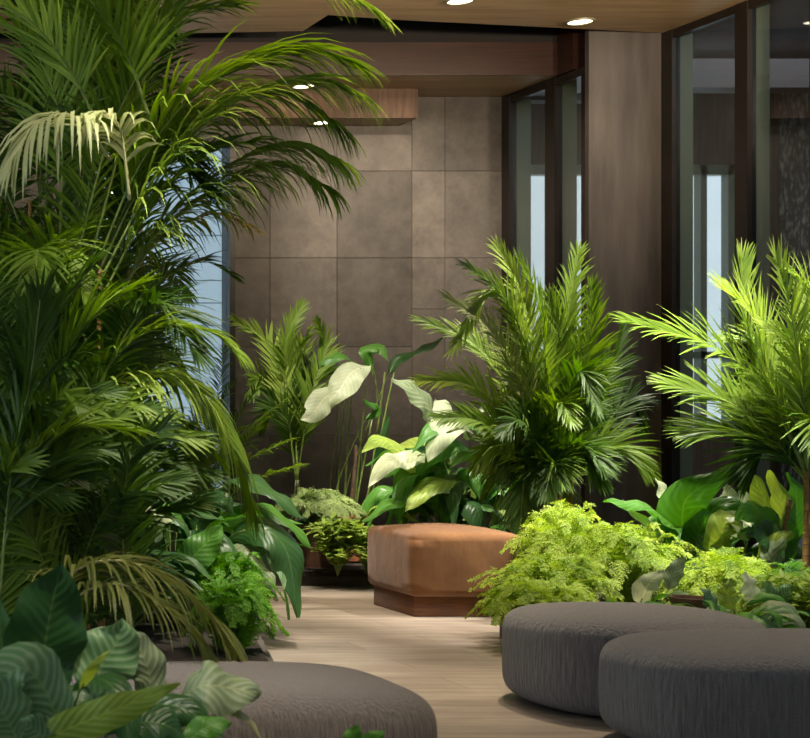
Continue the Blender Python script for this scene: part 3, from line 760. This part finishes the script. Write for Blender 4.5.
# --- palm by the pillar
rg = random.Random(15)
t = thing('areca_palm', 'full palm with bright upswept fronds in front of the grey pillar', 'palm', (6.15, 11.0, .1), 'indoor palms')
for i, dx in enumerate((-.16, -.05, .06, .14)):
    cane(t, (6.15+dx, 11.0+(i % 2)*.12, .1), at(530+i*14, 462+(i % 2)*12, 11.0), .019, .013)
RF = [((548, 480), (515, 400), (475, 345), (425, 322), 'l'), ((548, 480), (520, 390), (490, 330), (450, 300), 'p'), ((548, 480), (530, 380), (505, 300), (468, 268), 'm'),
      ((550, 480), (540, 380), (525, 300), (500, 250), 'l'), ((550, 480), (548, 380), (540, 310), (520, 262), 'm'), ((552, 480), (562, 380), (570, 300), (578, 255), 'm'),
      ((554, 480), (575, 400), (590, 340), (592, 290), 'm'), ((555, 480), (590, 410), (615, 360), (622, 330), 'd'), ((555, 485), (600, 430), (630, 400), (640, 425), 'd'),
      ((545, 485), (505, 420), (470, 385), (425, 380), 'l'), ((545, 490), (505, 440), (475, 420), (440, 418), 'm'), ((545, 492), (515, 455), (495, 445), (478, 462), 'm'),
      ((555, 490), (595, 450), (622, 450), (645, 470), 'm'), ((550, 490), (580, 440), (600, 430), (618, 452), 'd'), ((550, 480), (530, 360), (495, 290), (455, 345), 'l'),
      ((550, 480), (555, 400), (560, 340), (550, 300), 'l'), ((550, 485), (570, 420), (585, 380), (600, 370), 'm'), ((550, 485), (530, 420), (510, 370), (485, 350), 'l'),
      ((552, 485), (560, 430), (575, 400), (590, 420), 'd'), ((548, 485), (535, 440), (520, 420), (505, 430), 'd'), ((550, 490), (560, 455), (580, 450), (600, 480), 'd')]
for a, b, c_, d, st in RF:
    dy = rg.uniform(-.45, .25); pts = [at(a[0]+rg.uniform(-8, 8), a[1], 11.0), at(b[0], b[1], 11.0+dy*.3), at(c_[0], c_[1], 11.0+dy*.7), at(d[0], d[1], 11.0+dy)]
    frond(t, pts, rg, 62, .32, .016, PM[st], droop=.6, up=(rg.uniform(-.6, .6), -.9, .6), ang=(38, 16), start=.12)
for k in range(22):
    s = at(540+rg.uniform(-10, 20), 490+rg.uniform(-15, 15), 11.1)
    frond(t, arch(s, rg.uniform(-PI, PI), rg.uniform(.3, .6), rg.uniform(.1, .9), rg.uniform(.05, .4)), rg, 52, .30, .016, PM[rg.choice('dmmd')], droop=.9, ang=(42, 18))
# --- right palm
rg = random.Random(16)
t = thing('areca_palm', 'palm with a thin brown trunk at the right edge, fronds before the glass', 'palm', (6.98, 9.6, .1), 'indoor palms')
cane(t, (6.98, 9.6, .1), at(806, 470, 9.6), .022, .015); cane(t, (7.1, 9.75, .1), at(822, 440, 9.7), .026, .018); cane(t, (6.88, 9.8, .1), at(790, 500, 9.8), .018, .012)
RF = [((806, 475), (770, 400), (720, 350), (632, 322), 'm'), ((806, 475), (775, 400), (745, 320), (742, 262), 'l'), ((808, 475), (800, 380), (790, 310), (776, 258), 'l'),
      ((810, 475), (825, 380), (815, 300), (790, 272), 'l'), ((806, 478), (765, 430), (725, 400), (672, 385), 'l'), ((806, 480), (770, 445), (735, 432), (690, 432), 'm'),
      ((806, 475), (770, 380), (755, 320), (725, 290), 'l'), ((812, 475), (840, 400), (850, 340), (840, 290), 'l'), ((812, 478), (850, 420), (880, 400), (900, 430), 'm'),
      ((808, 475), (795, 400), (770, 350), (735, 340), 'l'), ((808, 475), (805, 400), (795, 350), (770, 330), 'l'), ((808, 480), (790, 430), (765, 400), (740, 400), 'l'), ((809, 475), (815, 400), (805, 340), (800, 300), 'l'), ((808, 482), (785, 455), (765, 450), (745, 470), 'd')]
for a, b, c_, d, st in RF:
    dy = rg.uniform(-.5, .3); pts = [at(a[0], a[1], 9.6), at(b[0], b[1], 9.6+dy*.3), at(c_[0], c_[1], 9.6+dy*.7), at(d[0], d[1], 9.6+dy)]
    frond(t, pts, rg, 46, .38, .017, PM[rg.choice([st, st, 'm'])], droop=.45, up=(rg.uniform(-.4, .4), -.8, .8), ang=(44, 16), start=.2)
for k in range(8):
    s = at(808, 478, 9.7)
    frond(t, arch(s, rg.uniform(-PI, PI), rg.uniform(.3, .7), rg.uniform(.3, .9), rg.uniform(.1, .3)), rg, 46, .32, .016, PM[rg.choice('mmd')], droop=.9)

# --- ferns
def fern(name, label, base, n, reach, rise, rg, mats, L=.09, small=.018, sector=(-PI, PI), group='ferns', nn=22, droop=.4):
    t = thing(name, label, 'fern', base, group)
    for k in range(n):
        q = (k+.5)/n; az = rg.uniform(*sector); rr = rg.uniform(.35, 1)
        b = Vector(base)+Vector((rg.uniform(-.05, .05), rg.uniform(-.05, .05), 0))
        fern_frond(t, arch(b, az, reach*rr, rise*(1.25-.55*rr)*rg.uniform(.8, 1.15), rise*rr*rg.uniform(.1, .6)), rg, nn, L, mats, droop, small)
    return t
rg = random.Random(21)
GF = [STEM_G, FERN]; DF = [STEM_G, FERN_D]; SF = [STEM_G, FERN_G]
fern('fern', 'bright yellow-green fern spilling over the floor edge beside the ottoman', (5.22, 9.25, .1), 90, .48, .40, rg, GF, .085)
fern('fern', 'tall bright fern behind the grey bench, under the pillar palm', (5.95, 9.75, .1), 90, .52, .52, rg, GF, .09)
fern('fern', 'bright fern between the pillar palm and the large glossy-leaved plant', (6.25, 9.2, .1), 70, .42, .40, rg, GF, .085)
fern('fern', 'tall bright fern between the ottoman and the canes of the pillar palm', (5.75, 10.1, .1), 70, .42, .62, rg, GF, .085)
fern('fern', 'small lime fern creeping over the floor at the left end of the grey bench', (4.93, 8.92, .1), 60, .36, .30, rg, GF, .075)
fern('fern', 'low lime fern just behind the waist of the grey bench', (6.2, 8.55, .1), 60, .36, .36, rg, GF, .075)
fern('fern', 'mid-green fern beside the brown clay pot on the right', (6.45, 8.9, .1), 55, .36, .36, rg, DF, .075)
fern('fern', 'dense fern below the trunk of the right edge palm', (6.75, 8.9, .1), 70, .36, .34, rg, SF, .07)
fern('fern', 'vivid green fern on the left bed edge, below the drooping leaves', (3.12, 9.1, .1), 80, .36, .42, rg, DF, .07)
fern('fern', 'small vivid fern on the left bed edge nearest the brown-grey bench', (2.86, 8.2, .1), 60, .30, .36, rg, DF, .065)
fern('fern', 'soft arching fern in the reddish clay pot on the left of the tiled wall', (5.03, 12.45, .46), 70, .40, .26, rg, SF, .10, .02, nn=26, droop=.8)
def pot(label, c, r, h, mat):
    t = thing('clay_pot', label, 'pot', c, 'clay pots'); z = c
    m = MB(); m.lathe([(r*.72, 0), (r*.95, h*.85), (r*1.05, h*.85), (r*1.08, h), (r*.95, h), (r*.9, h*.9)], c, 28); m.build('pot_body', mat, t, False)
    m = MB(); m.lathe([(r*.9, h*.86), (r*.88, h*.91)], c, 20); m.build('soil', SOIL, t)
pot('reddish clay pot holding the soft arching fern', (5.03, 12.45, .12), .20, .36, BROWNPOT)
pot('orange terracotta pot below the tall pale-leaved plant', at(352, 537, 12.75)-Vector((0, 0, .2)), .12, .42, TERRA)
pot('small brown clay pot behind the grey bench, among the ferns', at(692, 628, 8.3), .10, .17, BROWNPOT)

# --- leafy bush next to the ottoman
rg = random.Random(31)
def bush(name, label, base, n, reach, rise, mats, leaf, rg, sector=(-PI, PI)):
    t = thing(name, label, 'plant', base, 'small leafy plants')
    for k in range(n):
        small_leaf_cluster(t, base, rg.uniform(*sector), rg.uniform(.3, 1)*reach, rg.uniform(.5, 1.1)*rise, rg, mats, 9, leaf)
    return t
bush('leafy_bush', 'small bright leafy bush between the clay pot and the tan ottoman', (5.0, 11.95, .1), 80, .30, .42, [STEM_G, P_LIGHT], .07, rg)
bush('leafy_bush', 'small leafy bush against the left corner of the ottoman', (5.27, 12.05, .1), 50, .24, .36, [STEM_G, B_LIME], .06, rg)
bush('leafy_bush', 'low bushy plant with small bright leaves at the right frame edge', (6.15, 8.3, .1), 80, .40, .40, [STEM_G, P_LIGHT], .06, rg)
bush('leafy_bush', 'low dark leafy plant at the foot of the pillar palm', (5.9, 11.2, .1), 50, .4, .4, [STEM_G, B_DARK], .08, rg)
bush('leafy_bush', 'dark leafy undergrowth below the left palms', (2.3, 8.9, .1), 90, .6, .5, [STEM_G, B_DARK], .10, rg)

# --- broad-leaved plants: (points, width, material, face, roll)
def plant(name, label, base, leaves, rg, cat='plant', group='broad-leaved plants', stem=None):
    t = thing(name, label, cat, base, group)
    for lf in leaves:
        pts, W, mat = lf[0], lf[1], lf[2]; kw = lf[3] if len(lf) > 3 else {}
        b = Vector(base)+Vector((rg.uniform(-.04, .04), rg.uniform(-.04, .04), 0))
        broad(t, b, pts, W, rg, mat, stem=stem, **kw)
    return t
rg = random.Random(41)
# calathea behind the ottoman
def rosette(base, n, reach, rise, W, L, mats, rg, az=(-PI, PI)):
    out = []
    for k in range(n):
        a = rg.uniform(*az); r = rg.uniform(.3, 1)*reach; z = rise*rg.uniform(.45, 1.1)*(1.2-.4*r/reach)
        u = Vector((math.cos(a), math.sin(a), 0)); sd = Vector((-u.y, u.x, 0))*rg.uniform(-.25, .25)
        p0 = Vector(base)+u*r*.5+Vector((0, 0, z*.75)); l = L*rg.uniform(.75, 1.2); dr = rg.uniform(-.75, .35)
        p1 = p0+(u*.36+sd*.3)*l+Vector((0, 0, l*.24)); p2 = p0+(u*.68+sd)*l+Vector((0, 0, l*(.24+dr*.22))); p3 = p0+(u*(.98+.2*min(0, dr))+sd*1.6)*l+Vector((0, 0, l*dr*.9))
        out.append(([p0, p1, p2, p3], W*rg.uniform(.7, 1.1), rg.choice(mats), dict(face=(rg.uniform(-.5, .5), rg.uniform(-.8, .2), 1), roll=rg.uniform(-25, 25), fold=rg.uniform(.1, .6), curl=rg.uniform(.1, .5), wavy=rg.uniform(.008, .02), ovate=rg.uniform(.35, .5))))
    return out
base = (6.0, 12.15, .1)
lv = [
 (px((440, 425, 12.1), (420, 395, 12.0), (392, 378, 12.0)), .26, B_GREY, dict(face=(.2, -1, .8))),
 (px((436, 400, 12.1), (444, 410, 12.0), (443, 440, 11.9)), .20, B_PALE, dict(face=(0, -1, .2), ovate=.5)),
 (px((470, 440, 11.8), (455, 418, 11.7), (438, 440, 11.6), (428, 462, 11.6)), .26, B_PALE, dict(face=(0, -.6, 1))),
 (px((505, 470, 11.9), (478, 430, 11.9), (440, 425, 11.7), (412, 452, 11.6)), .22, B_GREEN, dict(face=(0, -.5, 1))),
 (px((490, 450, 11.9), (488, 425, 11.8), (482, 405, 11.8)), .20, B_PALE, dict(face=(.2, -1, .2))),
 (px((505, 450, 12.0), (498, 425, 11.9), (500, 404, 11.9)), .18, B_PALE, dict(face=(-.2, -1, .4))),
 (px((430, 455, 11.9), (405, 458, 11.7), (385, 465, 11.5), (368, 488, 11.4)), .19, B_PALE, dict(face=(0, -.8, .8))),
 (px((440, 470, 12.0), (410, 462, 11.9), (385, 440, 11.8), (362, 452, 11.6)), .20, B_LIME, dict(face=(0, -.8, .8))),
 (px((500, 470, 11.5), (480, 440, 11.4), (462, 428, 11.3), (446, 432, 11.3)), .15, B_PALE, dict(face=(0, -.7, 1))),
 (px((510, 460, 11.5), (500, 435, 11.4), (486, 416, 11.3), (476, 420, 11.3)), .14, B_PALE, dict(face=(.2, -1, .5))),
 (px((520, 465, 11.4), (515, 440, 11.3), (505, 422, 11.3), (492, 418, 11.3)), .12, B_GREEN, dict(face=(.1, -1, .5))),
 (px((505, 490, 11.5), (490, 460, 11.4), (470, 452, 11.3), (448, 470, 11.3)), .16, B_GREEN, dict(face=(0, -.6, 1))),
 (px((515, 490, 11.4), (500, 470, 11.3), (485, 462, 11.3), (470, 480, 11.3)), .14, B_LIME, dict(face=(0, -.6, 1))),
 (px((450, 480, 12.1), (425, 462, 12.0), (400, 480, 11.9)), .30, B_GREEN, dict(face=(0, -1, .3))),
 (px((480, 500, 12.0), (460, 480, 11.9), (425, 490, 11.7), (405, 512, 11.6)), .24, B_LIME, dict(face=(0, -.6, 1))),
 (px((480, 480, 12.0), (470, 450, 11.9), (445, 445, 11.8), (425, 470, 11.7)), .28, B_GREEN, dict(face=(0, -.5, 1))),
 (px((460, 500, 12.0), (440, 500, 11.9), (400, 500, 11.8), (362, 522, 11.6)), .16, B_GREEN, dict(face=(0, -.4, 1))),
 (px((500, 500, 12.0), (510, 470, 11.9), (525, 460, 11.8), (532, 500, 11.7)), .26, B_DARK, dict(face=(.3, -.6, 1))),
 (px((470, 515, 11.9), (452, 500, 11.8), (446, 515, 11.8)), .26, B_DARK, dict(face=(0, -1, .3))),
 (px((500, 515, 11.9), (490, 490, 11.8), (497, 470, 11.8)), .24, B_DARK, dict(face=(0, -1, .3))),
 (px((515, 500, 11.7), (518, 485, 11.6), (526, 478, 11.5)), .14, B_GREEN, dict(face=(0, -1, .3))),
]
lv += rosette(base, 56, .52, 1.05, .20, .46, [B_DARK, B_GREEN, B_DARK, B_GREEN, B_LIME], rg)
plant('calathea', 'bushy broad-leaved plant with cream and green leaves behind the tan ottoman', base, lv, rg)
# tall plant with two pale leaves
rg = random.Random(42); base = (5.42, 12.8, .1)
lv = [
 (px((370, 366, 12.7), (352, 372, 12.6), (338, 392, 12.5), (322, 408, 12.5)), .25, B_PALE, dict(face=(-.2, -1, .5), roll=8, ovate=.45, label='large cream leaf')),
 (px((342, 392, 12.6), (325, 398, 12.5), (312, 415, 12.4), (300, 420, 12.4)), .22, B_PALE, dict(face=(.1, -1, .4), ovate=.5)),
 (px((375, 372, 12.8), (366, 352, 12.8), (380, 348, 12.8), (388, 362, 12.7)), .13, B_GREEN, dict(face=(0, -.8, .8))),
 (px((388, 375, 12.8), (400, 358, 12.8), (425, 348, 12.7), (446, 336, 12.7)), .12, B_DARK, dict(face=(0, -.6, 1))),
 (px((345, 380, 12.8), (352, 362, 12.8), (338, 356, 12.7), (318, 368, 12.7)), .16, B_GREEN, dict(face=(0, -.6, 1))),
 (px((365, 420, 12.7), (378, 410, 12.7), (362, 400, 12.6)), .08, B_GREEN, {}),
 (px((372, 480, 12.7), (383, 440, 12.6), (390, 410, 12.6)), .07, B_DARK, {}),
]
t = plant('peace_lily', 'tall thin-stemmed plant with two large cream leaves against the tiled wall', base, lv, rg)
for a, b in ((-.1, (345, 400)), (-.04, (352, 392)), (.03, (366, 384)), (.1, (385, 372)), (.06, (394, 372)), (0, (372, 420))):
    m = MB(); e = at(b[0], b[1], 12.8); m.tube(curve([Vector(base)+Vector((a, 0, 0)), Vector(base).lerp(e, .5)+Vector((a*.6, 0, 0)), e], 10), .011, .006, 6); m.build('stem', STEM_G, t, True)
m = MB(); m.tube(curve([(5.36, 12.75, .12), at(352, 500, 12.7), at(356, 445, 12.7)], 8), .022, .014, 7); m.build('stem', BARK, t, True)
# glossy plant on the right bed
rg = random.Random(43); base = tuple(at(685, 590, 10.2)); base = (base[0], 10.2, .1)
lv = [
 (px((686, 552, 10.1), (682, 520, 10.0), (690, 495, 9.9), (734, 470, 9.8)), .30, B_GREEN, dict(face=(-.3, -1, .5), ovate=.35)),
 (px((680, 550, 10.1), (665, 520, 10.0), (640, 505, 9.9), (603, 502, 9.8)), .22, B_GREEN, dict(face=(.2, -.5, 1), ovate=.35)),
 (px((676, 545, 10.1), (655, 530, 10.0), (632, 510, 9.9), (622, 500, 9.9)), .12, B_PALE, dict(face=(0, -.8, .6))),
 (px((695, 555, 10.1), (700, 530, 10.0), (720, 505, 9.9), (752, 505, 9.8)), .24, B_GREEN, dict(face=(0, -.7, .8))),
 (px((690, 560, 10.1), (706, 530, 10.0), (715, 515, 10.0)), .14, B_STRIPE, dict(face=(0, -1, .3))),
 (px((672, 560, 10.1), (655, 540, 10.0), (645, 530, 9.9)), .16, B_STRIPE, dict(face=(0, -1, .5))),
 (px((668, 520, 10.3), (668, 500, 10.3), (656, 478, 10.3)), .14, B_PALE, dict(face=(.4, -1, .2))),
 (px((725, 560, 9.9), (722, 535, 9.8), (728, 520, 9.8), (742, 525, 9.7)), .24, B_LIME, dict(face=(0, -1, .3))),
 (px((712, 530, 9.9), (735, 518, 9.8), (752, 525, 9.6)), .16, B_PALE, dict(face=(0, -.6, 1))),
 (px((690, 565, 10.1), (680, 545, 10.0), (672, 530, 10.0)), .12, B_GREEN, {}),
]
lv += rosette(base, 22, .45, .6, .14, .36, [B_DARK, B_GREEN, B_STRIPE], rg)
plant('bird_of_paradise', 'glossy plant with a large winged green leaf behind the bright ferns', base, lv, rg)
rg = random.Random(44); base = (6.85, 10.3, .1)
lv = [
 (px((748, 540, 10.1), (732, 510, 10.0), (728, 490, 10.0), (722, 474, 10.0)), .20, B_PALE, dict(face=(.3, -1, .3))),
 (px((752, 530, 10.1), (745, 500, 10.0), (742, 488, 10.0)), .16, B_PALE, dict(face=(-.2, -1, .3))),
 (px((775, 560, 10.0), (770, 520, 9.9), (760, 490, 9.9), (742, 468, 9.9)), .22, B_LIME, dict(face=(.2, -1, .5))),
 (px((785, 560, 10.0), (785, 520, 9.9), (778, 490, 9.9), (768, 470, 9.9)), .20, B_LIME, dict(face=(0, -1, .3))),
 (px((790, 560, 10.0), (796, 520, 9.9), (796, 490, 9.9), (788, 472, 9.9)), .20, B_GREEN, dict(face=(0, -1, .3))),
 (px((780, 560, 9.9), (765, 525, 9.8), (748, 515, 9.7), (735, 520, 9.7)), .34, B_GREEN, dict(face=(0, -1, .5))),
 (px((785, 570, 9.9), (775, 545, 9.8), (760, 530, 9.7), (745, 535, 9.7)), .28, B_DARK, dict(face=(0, -1, .5))),
 (px((780, 590, 9.8), (772, 555, 9.7), (785, 530, 9.7)), .18, B_GREY, dict(face=(0, -1, .3))),
 (px((760, 580, 9.8), (775, 545, 9.7), (792, 530, 9.7)), .16, B_LIME, dict(face=(0, -1, .3))),
]
lv += rosette(base, 24, .45, .75, .16, .4, [B_DARK, B_GREEN], rg)
plant('calathea', 'lime and cream leaved plant beside the trunk of the right edge palm', base, lv, rg)
# small plants behind the bench
rg = random.Random(45); base = tuple(at(650, 612, 8.4)); base = (base[0], 8.4, .1)
lv = [(px((640, 605, 8.4), (648, 585, 8.3), (664, 570, 8.3)), .13, B_PALE, dict(face=(-.2, -1, .5))), (px((668, 590, 8.6), (676, 570, 8.6), (684, 556, 8.6)), .10, B_GREY, dict(face=(0, -1, .5)))]
lv += rosette(base, 24, .25, .30, .06, .18, [B_GREY, B_LIME, B_GREEN], rg)
plant('arrowhead_plant', 'small plant with one white-veined leaf, just behind the grey bench', base, lv, rg)
rg = random.Random(46); base = tuple(at(725, 622, 8.2)); base = (base[0], 8.2, .1)
lv = [(px((722, 615, 8.15), (712, 600, 8.1), (700, 588, 8.1)), .14, B_STRIPE, dict(face=(0, -1, .8))), (px((725, 618, 8.1), (715, 612, 8.0), (702, 610, 8.0)), .10, B_STRIPE, dict(face=(0, -1, .8))),
      (px((755, 605, 8.3), (752, 590, 8.3), (745, 572, 8.3)), .13, B_PALE, dict(face=(.2, -1, .3))), (px((735, 615, 8.2), (728, 598, 8.2), (730, 580, 8.2)), .12, B_LIME, dict(face=(0, -1, .4))),
      (px((785, 618, 8.3), (782, 600, 8.3), (792, 582, 8.3)), .12, B_STRIPE, dict(face=(0, -1, .4))), (px((775, 612, 8.3), (772, 595, 8.3), (765, 580, 8.3)), .12, B_STRIPE, dict(face=(0, -1, .4)))]
lv += rosette(base, 60, .5, .34, .07, .22, [B_GREY, B_GREEN, B_STRIPE], rg)
plant('prayer_plant', 'low plant with pale striped leaves behind the right part of the grey bench', base, lv, rg)
# left middle plants
rg = random.Random(47); base = (3.05, 9.9, .1)
lv = [
 (px((205, 500, 9.6), (240, 478, 9.4), (275, 495, 9.2), (306, 520, 9.1)), .20, B_DARK, dict(face=(0, -.4, 1))),
 (px((225, 540, 9.4), (258, 528, 9.2), (286, 550, 9.1), (298, 618, 9.0)), .26, B_DARK, dict(face=(.3, -1, .6))),
 (px((215, 520, 9.5), (250, 505, 9.4), (285, 520, 9.3), (312, 548, 9.2)), .16, B_GREEN, dict(face=(0, -.4, 1))),
 (px((220, 560, 9.3), (245, 550, 9.2), (262, 570, 9.1), (276, 592, 9.0)), .18, B_GREY, dict(face=(0, -.8, .6))),
 (px((190, 560, 9.2), (205, 545, 9.1), (218, 540, 9.1)), .26, B_DARK, dict(face=(-.2, -1, .3))),
 (px((175, 575, 9.1), (190, 560, 9.0), (214, 535, 9.0), (222, 525, 9.0)), .22, B_GREEN, dict(face=(-.3, -1, .4))),
 (px((160, 560, 9.3), (152, 530, 9.2), (150, 500, 9.2), (156, 486, 9.2)), .26, B_DARK, dict(face=(.2, -1, .2))),
 (px((150, 520, 9.4), (175, 505, 9.3), (205, 500, 9.3)), .22, B_DARK, dict(face=(0, -1, .5))),
 (px((195, 540, 9.3), (200, 515, 9.3), (222, 500, 9.2), (235, 515, 9.2)), .18, B_DARK, dict(face=(0, -1, .5))),
 (px((240, 560, 9.3), (262, 545, 9.2), (280, 560, 9.1), (284, 590, 9.0)), .12, B_STRIPE, dict(face=(0, -.8, .6))),
]
lv += rosette(base, 52, .55, .75, .14, .55, [B_DARK, B_DARK, B_GREEN], rg)
plant('cast_iron_plant', 'mass of long dark drooping leaves overhanging the path on the left', base, lv, rg)
rg = random.Random(48); base = (2.35, 9.3, .1)
lv = [
 (px((130, 560, 9.0), (115, 530, 8.9), (90, 515, 8.9), (70, 520, 8.9)), .24, B_GREEN, dict(face=(0, -1, .6))),
 (px((150, 560, 9.0), (140, 525, 8.9), (105, 510, 8.8)), .24, B_DARK, dict(face=(0, -1, .6))),
 (px((150, 545, 9.0), (165, 520, 8.9), (148, 508, 8.8), (120, 515, 8.8)), .14, B_PALE, dict(face=(0, -.5, 1))),
 (px((145, 500, 9.3), (140, 480, 9.3), (138, 470, 9.3)), .16, B_LIME, {}), 
]
lv += rosette(base, 52, .65, .85, .14, .55, [B_DARK, B_DARK, B_DARK, B_GREEN], rg)
plant('cast_iron_plant', 'dark broad-leaved plant in the shade below the canes of the left palm', base, lv, rg)
# front left plants
rg = random.Random(49); base = (1.12, 5.0, .1)
lv = [
 (px((50, 705, 4.6), (44, 660, 4.6), (50, 615, 4.6), (62, 562, 4.6)), .26, B_DARK, dict(face=(.15, -1, .2), ovate=.48, fold=.12, curl=.1, label='upright dark leaf')),
 (px((5, 690, 5.0), (2, 650, 5.0), (-2, 610, 5.0), (-10, 585, 5.0)), .10, B_DARK, dict(face=(.3, -1, .2))),
 (px((95, 700, 5.1), (100, 670, 5.1), (118, 640, 5.1), (122, 618, 5.1)), .22, B_STRIPE, dict(face=(.1, -1, .5), ovate=.5)),
 (px((140, 700, 5.2), (150, 680, 5.2), (140, 650, 5.2), (128, 630, 5.2)), .16, B_GREY, dict(face=(.1, -1, .5), ovate=.5)),
 (px((80, 690, 4.8), (95, 665, 4.7), (110, 650, 4.7)), .035, B_LIME, dict(face=(0, -1, .5))),
]
lv += rosette(base, 12, .35, .55, .18, .36, [B_DARK, B_GREY, B_DARK], rg)
plant('prayer_plant', 'near plant with a tall upright dark pointed leaf, bottom left', base, lv, rg)
rg = random.Random(50); base = (.98, 4.3, .1)
lv = [
 (px((60, 730, 4.4), (45, 690, 4.4), (22, 668, 4.4), (-15, 690, 4.4)), .24, B_STRIPE, dict(face=(0, -1, .7), ovate=.5, curl=.4)),
 (px((20, 745, 4.3), (10, 725, 4.3), (-5, 700, 4.3), (-25, 690, 4.3)), .20, B_STRIPE, dict(face=(0, -1, .7), ovate=.5)),
 (px((30, 748, 4.2), (70, 728, 4.2), (120, 708, 4.2), (180, 684, 4.2)), .11, B_LIME, dict(face=(0, -1, .6), ovate=.35, label='long bright green leaf')),
 (px((60, 760, 4.2), (40, 735, 4.2), (20, 720, 4.2)), .16, B_STRIPE, dict(face=(0, -1, .6))),
]
plant('prayer_plant', 'nearest plant with broad cream-striped leaves in the bottom left corner', base, lv, rg)
rg = random.Random(51); base = (1.38, 4.95, .1)
lv = [
 (px((178, 700, 5.0), (200, 686, 4.9), (230, 688, 4.9), (262, 694, 4.9)), .20, B_GREY, dict(face=(0, -1, .8), ovate=.5, curl=.3)),
 (px((165, 700, 5.0), (185, 712, 4.9), (205, 722, 4.8), (225, 735, 4.8)), .06, B_GREY, dict(face=(0, -1, .8))),
 (px((120, 735, 4.7), (145, 722, 4.7), (172, 728, 4.7), (190, 745, 4.7)), .15, B_DARK, dict(face=(0, -1, .8))),
 (px((185, 745, 4.7), (205, 728, 4.7), (232, 722, 4.7)), .09, B_GREEN, dict(face=(0, -1, .8))),
 (px((215, 715, 5.0), (235, 712, 4.9), (250, 722, 4.9), (262, 740, 4.9)), .03, STEM_P, {}),
]
lv += rosette(base, 10, .3, .42, .16, .3, [B_DARK, B_GREY], rg)
plant('prayer_plant', 'near plant with a rounded grey-green veined leaf touching the brown-grey bench', base, lv, rg)
rg = random.Random(52); base = tuple(at(362, 760, 4.7))
base = (at(362, 760, 4.7).x, 4.7, .0)
lv = [(px((350, 760, 4.7), (352, 742, 4.7), (358, 724, 4.7)), .07, B_GREEN, dict(face=(0, -1, .5))), (px((364, 760, 4.7), (372, 742, 4.7), (384, 731, 4.7)), .07, B_GREEN, dict(face=(0, -1, .5))), (px((345, 765, 4.7), (340, 748, 4.7), (336, 738, 4.7)), .06, B_DARK, dict(face=(0, -1, .5)))]
plant('small_plant', 'leaf tips rising at the bottom edge in front of the brown-grey bench', base, lv, rg)
for k in list(WORLD): pass
